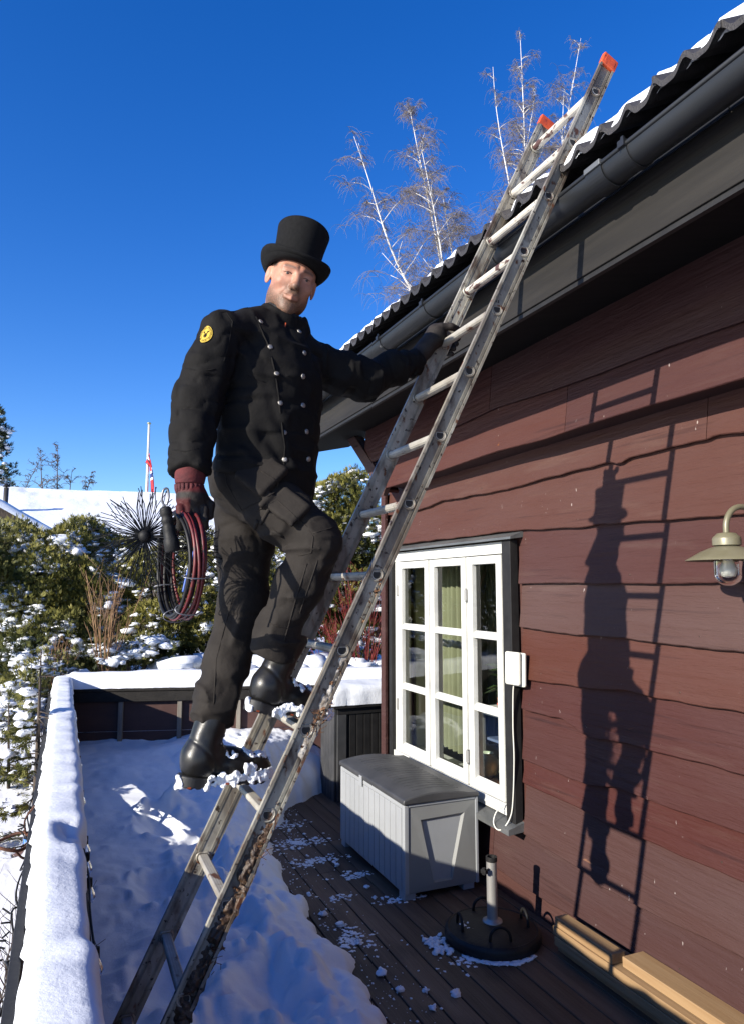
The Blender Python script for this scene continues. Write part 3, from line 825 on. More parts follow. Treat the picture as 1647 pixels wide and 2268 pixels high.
# ============================================================ ladder
LAM = 1.12
def S(p):
    """measured at the ladder's first guessed depth, moved out along the sight line to where it leans on the gutter"""
    return Vector((p[0]*LAM, p[1]*LAM, 2 + (p[2]-2)*LAM))
LP0, LD = S((1.1196, 2.04, 2.5036)), Vector((-.1102, .0086, -.2305))*LAM
LGAP = .379*LAM
lt = (-LD).normalized()
lw = Vector((lt.z, 0, -lt.x)).normalized()             # across the stile, towards the house
ladder = thing('ladder', 'long weathered aluminium ladder with orange end caps leaning on the gutter', 'ladder', LP0 - lt*2.5)
def rung_at(i): return LP0 + LD*(i-6)
HW, FD, TH = .037, .0155, .003
for near in (True, False):
    o = 0 if near else LGAP
    sgn = -1 if near else 1
    p0 = rung_at(-.62) + Vector((0, o, 0)); p1 = rung_at(15.4) + Vector((0, o, 0))
    sec = [(-HW, 0), (HW, 0), (HW, sgn*FD), (HW-.010, sgn*FD), (HW-.010, sgn*(FD-.003)), (HW-.004, sgn*(FD-.003)), (HW-.004, sgn*.0035), (-HW+.004, sgn*.0035), (-HW+.004, sgn*(FD-.003)), (-HW+.010, sgn*(FD-.003)), (-HW+.010, sgn*FD), (-HW, sgn*FD)]
    m = MB(); m.sweep(sec, p0, p1, lw, (0, 1, 0))
    st = m.build('stile', M['alu'], ladder)
    m = MB()
    for a in (-.024, -.020, -.016, .016, .020, .024):
        sec = [(a-.0009, sgn*.003), (a+.0009, sgn*.003), (a+.0009, sgn*.0052), (a-.0009, sgn*.0052)]
        m.sweep(sec, p0, p1, lw, (0, 1, 0))
    # the inner face carries the same fine ribs
    for a in (-.024, -.020, -.016, .016, .020, .024):
        sec = [(a-.0009, 0), (a+.0009, 0), (a+.0009, -sgn*.002), (a-.0009, -sgn*.002)]
        m.sweep(sec, p0, p1, lw, (0, 1, 0))
    m.build('rib', M['alu'], st)
    c = p0 + Vector((0, sgn*FD/2, 0))
    m = MB()
    m.bar(c - lt*.046, c + lt*.010, .080, .024, up=(0, 1, 0))
    m.build('end_cap', M['orange'], ladder, bevel=.006)
    m = MB()
    m.bar(c + Vector((0, sgn*.0108, 0)) - lt*.036, c + Vector((0, sgn*.0108, 0)) - lt*.004, .052, .006, up=(0, 1, 0))
    m.build('cap_recess', M['orange'], ladder, bevel=.002)
def dprof(r, fl=.72, n=20):
    """D shape, flat on top"""
    pts = []
    for k in range(n):
        a = 2*math.pi*k/n + math.pi/2
        x, z = r*math.cos(a), r*math.sin(a)*.95
        pts.append((x, min(z, r*fl)))
    return pts
for i in range(15):
    c = rung_at(i)
    m = MB()
    outer, inn = dprof(.0185, .62, 28), dprof(.0155, .58, 28)
    y0, y1 = -.006, LGAP+.006
    # ribbed tread: fine grooves along the rung
    outer = [(x*(1+.035*(k % 2)), z*(1+.035*(k % 2))) for k, (x, z) in enumerate(outer)]
    n = len(outer)
    vs = [(c.x+x, c.y+y, c.z+z) for y in (y0, y1) for x, z in outer] + [(c.x+x, c.y+y, c.z+z) for y in (y0, y1) for x, z in inn]
    fs = []
    for k in range(n):
        l = (k+1) % n
        fs += [(k, l, n+l, n+k), (2*n+k, 3*n+k, 3*n+l, 2*n+l), (k, 2*n+k, 2*n+l, l), (n+k, n+l, 3*n+l, 3*n+k)]
    m.add(vs, fs)
    rg = m.build('rung', M['rung_paint'] if i < 4 else M['rung'], ladder)
    for near in (True, False):
        y = c.y if near else c.y + LGAP
        m = MB(); yo = y + (-.0048 if near else .0048); m.add([(c.x+x, yo, c.z+z) for x, z in dprof(.0172, .60, 28)], [tuple(range(28))]); m.build('rung_end_shade', M['dark_fill'], rg)  # flat dark plate paints the shade inside the open rung end
        for side in (-1, 1):
            m = MB()
            a, b = dprof(.0275, .70, 28), dprof(.0188, .66, 28)
            yy = [y + side*.0034, y + side*.0075]
            vs = [(c.x+x, yy[0], c.z+z) for x, z in a] + [(c.x+x*.93, yy[1], c.z+z*.93) for x, z in a] + [(c.x+x*1.1, yy[1], c.z+z*1.1) for x, z in b] + [(c.x+x, yy[0]-side*.002, c.z+z) for x, z in b]
            fs = [(r*28+k, r*28+(k+1) % 28, (r+1)*28+(k+1) % 28, (r+1)*28+k) for r in range(3) for k in range(28)]
            m.add(vs, fs); m.build('collar', M['alu'], rg, smooth=True)
# dirt, ice and leaves caught in the outer channel of the near stile
def leafmesh(mb, c, r, seed):
    rr = random.Random(seed)
    n = Vector((rr.gauss(0, 1), rr.gauss(0, 1), rr.gauss(0, 1))).normalized()
    u = n.orthogonal().normalized(); v = n.cross(u)
    pts = [Vector(c)]
    k = 9
    for j in range(k):
        a = 2*math.pi*j/k; q = r*(.55 + .45*abs(math.cos(a*1.5)))*rr.uniform(.7, 1.1)
        pts.append(Vector(c) + u*q*math.cos(a) + v*q*.7*math.sin(a) + n*rr.uniform(-.3, .3)*r)
    mb.add(pts, [(0, 1+j, 1+(j+1) % k) for j in range(k)])
ch = lambda s, a, y=-.010: LP0 + LD*(s-6) + lw*a + Vector((0, y, 0))
rr = random.Random(4)
def caked(name, s0, s1, a0, a1, amp, bias, seed, mt, label, cat):
    ns, na = int((s1-s0)*.286/.004), int((a1-a0)/.0035)
    sg, ag = np.meshgrid(np.linspace(s0, s1, ns), np.linspace(a0, a1, na), indexing='ij')
    base = np.array(LP0)[None, None] + (sg-6)[..., None]*np.array(LD) + ag[..., None]*np.array(lw)
    n_ = .9*noise3(base + seed, 17) + .7*noise3(base + seed, 45) + .45*noise3(base + seed, 110)
    env = np.clip(np.minimum(sg-s0, s1-sg)/.35, 0, 1)*np.clip((ag-a0)/.02, 0, 1)
    h = np.clip(amp*(n_ + bias)*env, -.0045, .032)
    P = base.copy(); P[..., 1] -= .0012 + h
    P += np.array(lw)*(.25*np.clip(h, 0, 1)*noise3(base+seed+9, 60))[..., None]
    m = MB(); m.grid(P.tolist())
    tag(m.build(name, M[mt], smooth=True), label, cat, kind='stuff')
caked('ladder_dirt', 10.9, 14.6, -.018, .042, .015, .55, 3.0, 'dirt', 'wet black dirt and rotten leaves caked in the lower outer channel of the ladder', 'dirt')
caked('ladder_ice', 8.8, 11.7, -.004, .041, .010, .35, 8.0, 'ice', 'dirty ice frozen into the outer channel of the ladder', 'ice')
m = MB()
for s, n, sp, rad in ((8.15, 14, .018, .014), (8.45, 10, .014, .012), (9.2, 8, .012, .011), (9.75, 26, .02, .013), (10.0, 18, .02, .012), (10.95, 10, .02, .016), (11.3, 16, .02, .014), (11.8, 16, .02, .015), (12.5, 18, .02, .015), (13.3, 26, .022, .018), (1.05, 16, .016, .013), (1.3, 14, .016, .014)):
    for i in range(n):
        if i % 3 == 0: continue
        c = ch(s + rr.gauss(0, .10), .022 + rr.gauss(0, sp*.5), rr.uniform(-.014, -.003))
        leafmesh(m, c, rad*rr.uniform(.4, 1.1), i + s*31)
for s, n in ((9.75, 26), (9.9, 20), (1.1, 22), (1.25, 14), (11.4, 14), (12.6, 12)):
    for i in range(n):
        c = ch(s + rr.gauss(0, .08), .028 + rr.gauss(0, .01), rr.uniform(-.02, -.006))
        d = Vector((rr.gauss(0, 1), rr.gauss(0, .6), rr.gauss(0, 1))).normalized()
        m.tube([c, c + d*rr.uniform(.012, .035)], .0011, 3)
tag(m.build('ladder_leaves', M['brown_leaf']), 'withered brown leaves and straw stuck along the ladder channel', 'leaves', kind='stuff')

# ============================================================ storage box
bx0, bx1, by0, by1, bz1 = 2.085, 2.625, 4.32, 5.47, .595
sb = thing('storage_box', 'light grey ribbed plastic storage box with charcoal lid standing below the window', 'storage box', (2.35, 4.9, 0))
m = MB(); m.box((bx0+.006, by0+.012, .035), (bx1, by1-.006, bz1)); m.build('body', M['box_light'], sb, bevel=.012)
for y in (by0+.012, by1-.092):
    for x in (bx0+.002, bx1-.10):
        m = MB(); m.box((x, y, .0), (x+.085, y+.08, .05)); m.build('foot', M['box_light'], sb, bevel=.006)
n = 12; w = (by1-by0-.07)/n
for k in range(n):
    m = MB(); y = by0+.042+k*w; m.box((bx0-.002, y+.004, .05), (bx0+.008, y+w-.004, bz1-.03)); m.build('slat', M['box_light'], sb, bevel=.003)
for y in (by0+.002, by1-.036):
    m = MB(); m.box((bx0-.004, y, .04), (bx0+.03, y+.034, bz1)); m.build('corner_post', M['box_light'], sb, bevel=.008)
m = MB(); m.box((bx0-.003, by0+.036, bz1-.028), (bx0+.012, by1-.036, bz1-.001)); m.build('upper_rim', M['box_light'], sb, bevel=.004)
# the end panel with its keystone recess
def endpanel():
    m = MB(); yf = by0
    O = [(bx0+.03, .045), (bx1-.006, .045), (bx1-.006, bz1-.012), (bx0+.03, bz1-.012)]
    K = [(bx0+.21, .09), (bx0+.345, .09), (bx0+.445, .505), (bx0+.115, .495)]
    In = [(bx0+.225, .12), (bx0+.335, .12), (bx0+.385, .455), (bx0+.180, .445)]
    v = [(x, yf, z) for x, z in O] + [(x, yf-.004, z) for x, z in K] + [(x, yf+.045, z) for x, z in In] + [(x, yf+.02, z) for x, z in O]
    f = [(0,1,5,4),(1,2,6,5),(2,3,7,6),(3,0,4,7),(4,5,9,8),(5,6,10,9),(6,7,11,10),(7,4,8,11),(8,9,10,11),(0,12,13,1),(1,13,14,2),(2,14,15,3),(3,15,12,0)]
    m.add(v, f)
    return m
endpanel().build('end_panel', M['box_end'], sb)
m = MB()
for lo, hi in (((bx0-.002, by0-.006, .04), (bx0+.03, by0+.014, bz1)), ((bx1-.010, by0-.005, .04), (bx1+.012, by0+.014, bz1)), ((bx0+.03, by0-.006, bz1-.014), (bx1-.01, by0+.014, bz1+.004))): m.box(lo, hi)
m.build('end_frame', M['box_light'], sb, bevel=.004)
m = MB()
sec = []
for k in range(15):
    t = k/14; xx = bx0-.012 + (bx1-bx0+.030)*t
    sec.append((xx, bz1+.034 + .034*math.sin(math.pi*min(1, t*1.12+.02))**.8))
sec = [(bx0-.014, bz1+.004)] + sec + [(bx1+.018, bz1+.004)]
m.sweep(sec[::-1], (0, by0-.018, 0), (0, by1+.012, 0), (1, 0, 0), (0, 0, 1))
lid = m.build('lid', M['box_dark'], sb, bevel=.012, bseg=3)
for k in range(17):
    y = by0+.10+k*.058
    m = MB()
    pts = []
    for j in range(9):
        t = .20 + .62*j/8; xx = bx0-.012+(bx1-bx0+.030)*t
        pts.append((xx, y + .0*j, bz1+.034+.034*math.sin(math.pi*min(1, t*1.12+.02))**.8 - .0005))
    m.tube(pts, .0028, 6); m.build('lid_rib', M['box_dark'], lid)
m = MB(); m.box((bx0-.018, 5.0, bz1-.045), (bx0-.008, 5.05, bz1+.03)); m.build('latch', M['box_light'], sb, bevel=.003)
# ============================================================ umbrella base
ux, uy, ur = 2.345, 3.70, .275
ub = thing('umbrella_stand', 'round black parasol base with steel tube and loop handles on the deck', 'parasol base', (ux, uy, 0))
m = MB(); m.lathe([(ur*.96, .0), (ur, .012), (ur, .045), (ur*.975, .058), (ur*.93, .066), (ur*.90, .062), (ur*.80, .072), (.06, .092), (.04, .094)], 64, (ux, uy, 0)); m.build('disc', M['base'], ub, smooth=True).data.set_sharp_from_angle(angle=R(45))
m = MB(); m.lathe([(.058, .0), (.056, .010), (.036, .014), (.034, .02)], 32, (ux, uy, .09)); m.build('flange', M['steel'], ub, smooth=True)
m = MB(); rt = .030
m.lathe([(rt, .0), (rt, .335), (rt+.001, .345), (rt-.005, .345), (rt-.006, .02)], 40, (ux, uy, .10), cap=False); m.build('tube', M['steel'], ub, smooth=True).data.set_sharp_from_angle(angle=R(40))
m = MB(); m.lathe([(rt+.003, .325), (rt+.003, .35), (rt-.006, .35), (rt-.006, .325)], 40, (ux, uy, .10), cap=False); m.build('tube_collar', M['rubber'], ub, smooth=False)
m = MB(); kd = Vector((-.93, -.35, 0)).normalized()
kp = Vector((ux, uy, .385)) + kd*rt
m.tube([kp, kp+kd*.03], .006, 8)
m.bar(kp+kd*.028, kp+kd*.052, .036, .022); m.bar(kp+kd*.030, kp+kd*.050, .020, .038); m.build('clamp_knob', M['rubber'], ub, bevel=.004)
for a in (250, 165, 75, 345):
    a = R(a); rr_ = ur*.70; cc = Vector((ux+rr_*math.cos(a), uy+rr_*math.sin(a), .070)); tg = Vector((-math.sin(a), math.cos(a), 0))
    m = MB(); m.tube([cc + tg*(.058*math.cos(t)) + Vector((0, 0, .075*math.sin(t)**.8 if math.sin(t) > 0 else 0)) for t in np.linspace(math.pi, 0, 15)], .0085, 8); m.build('handle', M['rubber'], ub, smooth=True)
m = MB()
for i in range(60): blob(m, (ux-.10+random.Random(i).gauss(0, .035), uy+.03+random.Random(i+99).gauss(0, .03), .078), random.Random(i+7).uniform(.004, .014), i, 7, 5, .3, .9)
for i in range(170):
    a = R(205+i*.5); q = ur+.008+random.Random(i).uniform(-.012, .022)*math.sin(math.pi*i/170)
    blob(m, (ux+q*math.cos(a), uy+q*math.sin(a), .004), random.Random(i+5).uniform(.006, .016), i, 7, 5, .32, .9)
for i in range(50): blob(m, (ux-.33+random.Random(i).gauss(0, .03), uy+.05+random.Random(i+44).gauss(0, .06), .006), random.Random(i+3).uniform(.006, .020), i, 8, 6, .55, .9)
tag(m.build('parasol_base_snow', M['snow'], smooth=True), 'scraps of snow on and around the black parasol base', 'snow', kind='stuff')

# ============================================================ timber along the wall
def beam(lo, hi, label):
    m = MB(); m.box(lo, hi)
    tag(m.build('timber_beam', M['timber'], bevel=.004), label, 'timber', 'new timber lying along the wall')
beam((2.600, -.6, .0), (2.70, 3.44, .048), 'pale new timber beam at the bottom of the stack along the maroon wall')
beam((2.556, -.6, .050), (2.655, 3.41, .096), 'pale new timber beam second from the bottom of the stack along the maroon wall')
beam((2.562, -.6, .098), (2.660, 3.43, .144), 'pale new timber beam right under the short offcut on the stack')
beam((2.664, -.6, .051), (2.735, 3.36, .146), 'pale timber plank standing between the stack and the maroon wall')
beam((2.566, 2.965, .146), (2.650, 3.415, .196), 'short pale timber offcut lying on the far end of the stack')
beam((2.600, -.6, .148), (2.735, 2.93, .197), 'broad pale timber plank lying on the near end of the stack')
# ============================================================ wall lamp
LA = at(1607, 1180, 0, XW-.235)
ly, lz = LA.y, LA.z
lx = XW-.235
wl_ = thing('wall_lamp', 'olive enamel gooseneck wall lamp with chipped shade and clear glass bulb jar', 'wall lamp', (XW-.03, ly, lz-.05))
zr = at(1600, 1242, 0, lx).z
zs_ = lambda d: zr + d
m = MB()
path = [(lx, ly, zr+.075)] + [(lx + .095 - .095*math.cos(a), ly, zr+.135+.095*math.sin(a)) for a in np.linspace(0, math.pi*.5, 10)] + [(lx+.14, ly, zr+.228), (XW-.03, ly, zr+.215)]
path = [(lx, ly, zr+.075), (lx, ly, zr+.12)] + path[1:]
m.tube(path, .0125, 14); m.build('arm', M['lamp'], wl_, smooth=True)
m = MB(); m.lathe([(.062, 0), (.066, .012), (.05, .02), (.0, .021)], 28, (XW-.022, ly, zr+.215), (-1, 0, 0), cap=False); m.build('wall_plate', M['lamp'], wl_, smooth=True)
m = MB(); m.lathe([(.012, .118), (.036, .114), (.054, .096), (.056, .090), (.056, .064), (.052, .062)], 36, (lx, ly, zr)); m.build('socket_cap', M['lamp'], wl_, smooth=True).data.set_sharp_from_angle(angle=R(30))
m = MB(); m.lathe([(.165, .0), (.163, .003), (.140, .016), (.105, .037), (.070, .052), (.045, .060), (.0, .062), (.0, .059), (.045, .057), (.070, .049), (.105, .034), (.140, .012), (.160, -.001), (.165, .0)], 64, (lx, ly, zr), cap=False); m.build('shade', M['lamp'], wl_, smooth=True)
jar = bpy.data.materials.new('clear_jar_glass'); jar.use_nodes = True
jb = jar.node_tree.nodes['Principled BSDF']; jb.inputs['Base Color'].default_value = (.95, .95, .93, 1); jb.inputs['Roughness'].default_value = .03; jb.inputs['Transmission Weight'].default_value = 1; jb.inputs['IOR'].default_value = 1.3
M['jar'] = jar
m = MB()
pr = [(.056, .02), (.056, -.055)] + [(.056*math.cos(a), -.055-.05*math.sin(a)) for a in np.linspace(.15, math.pi/2-.02, 8)]
pi_ = [(r-.003 if r > .004 else .001, h+.003) for r, h in pr][::-1]
m.lathe(pr+pi_, 32, (lx, ly, zr), cap=False); m.build('glass_jar', M['jar'], wl_, smooth=True)
m = MB(); m.lathe([(.018, .03), (.020, .0), (.034, -.03), (.036, -.048), (.026, -.066), (.0, -.072)], 24, (lx, ly, zr), cap=False); m.build('bulb', M['plain_white'], wl_, smooth=True)

# ============================================================ white plug-in unit with cable on the window trim
un = thing('outdoor_sensor', 'white rectangular plastic unit with a cable, fixed at the black window trim', 'sensor', (XW-.13, 3.90, 1.38))
m = MB(); m.bar((XW-.110, 3.905, 1.385), (XW-.112, 3.898, 1.595), .115, .030, up=(-1, -.35, 0)); m.build('housing', M['plain_white'], un, bevel=.014, bseg=4)
m = MB(); m.bar((XW-.075, 3.890, 1.375), (XW-.075, 3.884, 1.590), .105, .026, up=(-1, -.35, 0)); m.build('back_shell', M['plain_white'], un, bevel=.012, bseg=4)
m = MB(); cp = [(XW-.09, 3.925, 1.39), (XW-.09, 3.938, 1.33), (XW-.088, 3.95, 1.11), (XW-.088, 3.945, .91), (XW-.09, 3.965, .65), (XW-.10, 3.985, .545), (XW-.14, 4.01, .475), (XW-.16, 4.05, .465), (XW-.16, 4.085, .50), (XW-.13, 4.09, .56), (XW-.075, 4.07, .60)]
def smooth_path(pts, k=6):
    P = [Vector(p) for p in pts]; P = [P[0]] + P + [P[-1]]; out = []
    for i in range(1, len(P)-2):
        for j in range(k):
            t = j/k
            a, b, c, d = P[i-1], P[i], P[i+1], P[i+2]
            out.append(.5*((2*b) + (c-a)*t + (2*a-5*b+4*c-d)*t*t + (3*b-a-3*c+d)*t**3))
    out.append(P[-2]); return out
m.tube(smooth_path(cp), .0042, 8); m.build('cable', M['plain_white'], un, smooth=True)

# ============================================================ dark slatted box by the end railing
fb = thing('garden_box', 'dark grey slatted garden box under a thick snow cap by the house corner', 'storage box', (2.85, 6.75, .3))
m = MB(); m.box((2.44, 6.52, .0), (3.5, 6.9, .86)); m.build('body', M['black_paint'], fb)
for k in range(9):
    m = MB(); x = 2.565+k*.075; m.box((x, 6.497, .05), (x+.066, 6.519, .80)); m.build('slat', M['black_paint'], fb, bevel=.003)
m = MB(); m.box((2.44, 6.488, .80), (3.5, 6.518, .86)); m.build('upper_rail', M['black_paint'], fb, bevel=.003)
m = MB(); m.box((2.44, 6.488, .0), (2.53, 6.518, .80)); m.build('corner_post', M['box_dark'], fb, bevel=.003)
for k in range(5):
    m = MB(); y = 6.52+k*.077; m.box((2.415, y, .0), (2.438, y+.07, .855)); m.build('side_slat', M['box_dark'], fb, bevel=.003)
m = MB(); m.box((2.39, 6.46, .862), (3.52, 6.93, .895)); m.build('lid', M['black_paint'], fb, bevel=.004)
cap_ = snow_cap(fb, 'plump snow cap on the dark slatted garden box', (2.36, 6.70, 0), (3.6, 6.70, 0), .50, .20, 21.0, z0=.89)

# ============================================================ light strings on the side railing
ls = thing('light_string', 'string of clear glass bulbs hanging along the inner side of the railing', 'string lights', (.13, 3, .9))
m = MB(); pts = []
ys_ = np.arange(-1.0, 7.6, .06)
for y in ys_: pts.append((.128 + .004*math.sin(y*9), y, .945 - .03*abs(math.sin(y*2.4))))
m.tube(pts, .004, 6); m.build('cable', M['rubber'], ls, smooth=True)
for y in (6.9, 5.9, 5.05, 4.23, 3.48, 3.28, 2.98, 2.40, 1.6, .9):
    z = .945 - .03*abs(math.sin(y*2.4))
    m = MB(); m.lathe([(.011, 0), (.012, -.03), (.009, -.034)], 12, (.134, y, z)); m.build('socket', M['rubber'], ls, smooth=True)
    m = MB(); m.lathe([(.010, -.03), (.022, -.055), (.024, -.068), (.016, -.085), (.0, -.09)], 16, (.134, y, z), cap=False); m.build('bulb', M['jar'], ls, smooth=True)
fl_ = thing('fairy_lights', 'dark cable with tiny lamps wound along the outer side of the railing', 'fairy lights', (-.09, 3, .9))
m = MB(); pts = []
for y in np.arange(.6, 7.8, .03): pts.append((-.100 + .010*math.sin(y*23), y, .955 + .03*math.sin(y*17) - .02))
m.tube(pts, .0035, 5); m.build('cable', M['rubber'], fl_, smooth=True)
M['tiny_lamp'] = mat('tiny_lamp_plastic', (.45, .33, .08), .4)
m = MB()
rr = random.Random(8)
for k in range(55):
    y = rr.uniform(1.2, 7.5); a = Vector((-.112, y, .94+rr.uniform(-.03, .04)))
    d = Vector((-1, rr.gauss(0, .5), rr.gauss(.1, .5))).normalized()
    m.tube([a, a+d*.03], .003, 5)
tag(m.build('lamp_holder', M['rubber'], fl_), kind='stuff')
# rusty ring with glass bowl bracketed to the railing
M['rust'] = mat('rusty_iron', (.11, .038, .016), .8, .2, col2=(.05, .02, .01), vscale=30, bump=[(90, 3, .002, one)])
rc = at(24, 1866, 0, -.165)
rg = thing('hanging_bowl', 'rusty iron ring with a glass bowl bracketed to the outside of the railing', 'bowl holder', (-.09, rc.y, .8))
m = MB(); m.tube([rc + Vector((.075*math.cos(t), .10*math.sin(t), .012*math.sin(2*t))) for t in np.linspace(0, 2*math.pi, 32)[:-1]], .007, 8, closed=True); m.build('ring', M['rust'], rg, smooth=True)
m = MB(); m.tube(smooth_path([rc+Vector((.075, 0, 0)), rc+Vector((.09, 0, .0)), (-.075, rc.y, rc.z+.005)]), .007, 8); m.tube(smooth_path([rc+Vector((.02, -.09, 0)), rc+Vector((.05, -.06, -.05)), (-.075, rc.y-.05, rc.z-.06)]), .005, 8); m.tube(smooth_path([rc+Vector((.06, .05, 0)), rc+Vector((.05, .05, .07)), rc+Vector((.08, .05, .12)), (-.08, rc.y+.05, rc.z+.13)]), .004, 8); m.build('bracket', M['rust'], rg, smooth=True)
m = MB(); m.lathe([(.068, 0), (.066, -.02), (.05, -.05), (.0, -.062), (.0, -.058), (.047, -.046), (.062, -.02), (.065, 0)], 28, rc, cap=False); m.build('bowl', M['jar'], rg, smooth=True)

# ============================================================ things behind the window
cm = mat('curtain_cloth', (.17, .175, .10), .8, col2=(.14, .145, .085), vscale=5, sheen=.2)
def curtain(y0, y1, xx, label, m_=cm):
    P = []
    for k in range(60):
        t = k/59; y = y0+(y1-y0)*t
        x = xx + .03*math.sin(t*(y1-y0)*70) + .012*math.sin(t*31)
        P.append([(x, y, .62), (x+.01*math.sin(t*17), y, 1.5), (x, y, 2.45)])
    b = MB(); b.grid(P); tag(b.build('curtain', m_, smooth=True), label, 'curtain')
curtain(5.30, 5.80, 3.13, 'olive curtain drawn to the side behind the outer casement by the house corner')
c2 = mat('striped_cloth', (.27, .30, .22), .8, col2=(.12, .14, .10), vscale=7, stretch=(1, 6, .05))
curtain(5.86-.55, 5.86-.20, 3.55, 'pale striped cloth hanging deep in the room behind the middle casement', c2)
dk = thing('desk', 'white desk standing in the room behind the window', 'desk', (3.6, 4.6, 0))
b = MB(); b.box((3.12, 3.2, 1.00), (4.0, 5.2, 1.03)); b.build('desk_top', mat('desk_white', (.62, .63, .62), .5), dk, bevel=.003)
for x in (3.16, 3.92):
    for y in (3.26, 5.12):
        b = MB(); b.box((x, y, -.05), (x+.05, y+.05, .998)); b.build('leg', M['steel'], dk)
b = MB(); b.box((3.15, 3.4, .80), (3.30, 5.0, .82)); b.build('cable_tray', mat('tray_blue', (.10, .13, .22), .5), dk)
for i, (x, y, w, d_, h, c) in enumerate(((3.2, 4.55, .22, .3, .03, (.7, .7, .68)), (3.35, 4.9, .2, .26, .02, (.5, .12, .1)), (3.3, 4.1, .25, .3, .05, (.06, .08, .16)))):
    b = MB(); b.box((x, y, 1.032), (x+w, y+d_, 1.032+h)); tag(b.build('paper_pile', mat('paper%d' % i, c, .7), bevel=.002), ('white paper pile', 'red folder', 'dark blue binder')[i] + ' lying on the desk inside the window', 'papers')
b = MB(); b.lathe([(.05, 0), (.085, .03), (.10, .08), (.088, .13), (.055, .155), (.05, .165), (.056, .175), (.048, .175), (.042, .16), (.03, .12)], 36, (2.95, 4.70, .604))
tag(b.build('vase', mat('celadon_glaze', (.42, .48, .36), .25, col2=(.36, .42, .31), vscale=8, coat=.3), smooth=True), 'squat pale green ceramic vase standing on the window board inside', 'vase')
pt = thing('potted_plant', 'dark leafy pot plant on the desk behind the middle casement', 'plant', (3.3, 4.98, 1.03))
b = MB(); b.lathe([(.04, 0), (.055, .09), (.05, .09), (.045, .07)], 20, (3.3, 4.98, 1.032)); b.build('pot', mat('clay_pot', (.25, .1, .05), .8), pt, smooth=True)
b = MB(); rr = random.Random(2)
for i in range(44):
    a = rr.uniform(0, 6.28); e = rr.uniform(-.2, 1.3); ln = rr.uniform(.08, .2)
    d = Vector((math.cos(a)*math.cos(e), math.sin(a)*math.cos(e), math.sin(e))); p = Vector((3.3, 4.98, 1.14 + rr.uniform(0, .22)))
    s_ = d.cross(Vector((0, 0, 1))).normalized()*.022
    b.add([p, p+d*ln*.5+s_, p+d*ln+Vector((0, 0, -.04)), p+d*ln*.5-s_], [(0, 1, 2, 3)])
b.build('leaves', mat('plant_leaf', (.03, .06, .015), .5), pt)
b = MB(); b.box((3.0, 4.32, .05), (3.25, 4.55, .78)); tag(b.build('cabinet', mat('orange_wood', (.36, .13, .035), .5), bevel=.004), 'orange brown wooden cabinet standing under the desk inside', 'cabinet')
b = MB()
for i in range(12):
    y = 3.7+rr.uniform(0, 1.1)
    b.tube(smooth_path([(3.14, y, .82), (3.08, y+rr.uniform(-.1, .1), .6), (3.12, y+rr.uniform(-.15, .15), .35), (3.2, y+rr.uniform(-.1, .1), .1)]), .004, 5)
tag(b.build('cable_tangle', M['rubber'], smooth=True), 'tangle of black cables hanging below the desk inside the window', 'cables')
b = MB(); b.tube(smooth_path([(3.1, 4.25, .9), (3.0, 4.32, .7), (3.0, 4.30, .5), (3.06, 4.25, .3), (3.0, 4.1, .25), (3.02, 3.95, .3)]), .006, 6)
tag(b.build('white_cable', M['plain_white'], smooth=True), 'white cable looping down behind the casement beside the black trim', 'cable')
# ============================================================ the chimney sweep (coordinates as measured, then moved by S)
def SV(V):
    V = np.array(V, float) * LAM; V[:, 2] += 2 - 2*LAM; return V
M['skin'] = mat('skin', (.37, .185, .120), .5, col2=(.33, .145, .092), vscale=38, spec=.4, bump=[(420, 3, .0008, one), (60, 3, .0012, one)],
    extra=lambda N, L, mix, ramp, nz, cur, b: (lambda a, h: mix(a, mix(h, cur, (.088, .050, .029)), (.035, .022, .015)))(
        (lambda n: (setattr(n, 'attribute_name', 'hair'), n.outputs['Fac'])[1])(N.new('ShaderNodeAttribute')),
        (lambda n, mm: (setattr(n, 'attribute_name', 'beard'), setattr(mm, 'operation', 'MULTIPLY'), L.new(n.outputs['Fac'], mm.inputs[0]), L.new(ramp(nz((1, 1, 1), 330, 3), .18, .52), mm.inputs[1]), mm.outputs[0])[4])(N.new('ShaderNodeAttribute'), N.new('ShaderNodeMath'))))
M['skin'].node_tree.nodes['Principled BSDF'].inputs['Subsurface Weight'].default_value = .08
M['skin'].node_tree.nodes['Principled BSDF'].inputs['Subsurface Radius'].default_value = (.01, .004, .002)
M['jacket'] = mat('black_twill', (.0056, .0052, .0050), .8, col2=(.0088, .0080, .0074), vscale=6, spec=.12, sheen=0, bump=[(700, 1, .0004, (1, 1, .3)), (45, 3, .0016, one)])
M['trouser'] = mat('charcoal_canvas', (.0130, .0108, .0093), .78, col2=(.0200, .0168, .0142), vscale=7, spec=.15, sheen=0, spots=[((.036, .031, .026), 12, .68, .82, one)], bump=[(600, 1, .0004, one), (40, 3, .002, one)])
M['felt'] = mat('black_felt', (.0060, .0060, .0062), .9, col2=(.009, .009, .0092), vscale=90, spec=.1, sheen=0, bump=[(500, 2, .0005, one)])
M['band'] = mat('black_ribbon', (.010, .010, .0105), .65, spec=.2)
M['leather'] = mat('black_leather', (.0065, .0062, .006), .36, col2=(.011, .0105, .010), vscale=22, spec=.35, bump=[(30, 3, .0010, one), (300, 2, .00012, one)])
M['sole'] = mat('boot_rubber', (.014, .0135, .013), .6, bump=[(60, 3, .001, one)])
M['glove_red'] = mat('red_glove_cloth', (.085, .0085, .0095), .85, col2=(.045, .0048, .006), vscale=26, bump=[(60, 3, .002, (1, 1, 3)), (300, 1, .0006, one)])
M['glove_dark'] = mat('dark_glove_leather', (.022, .018, .016), .6, col2=(.05, .04, .034), vscale=18, bump=[(60, 4, .002, one)])
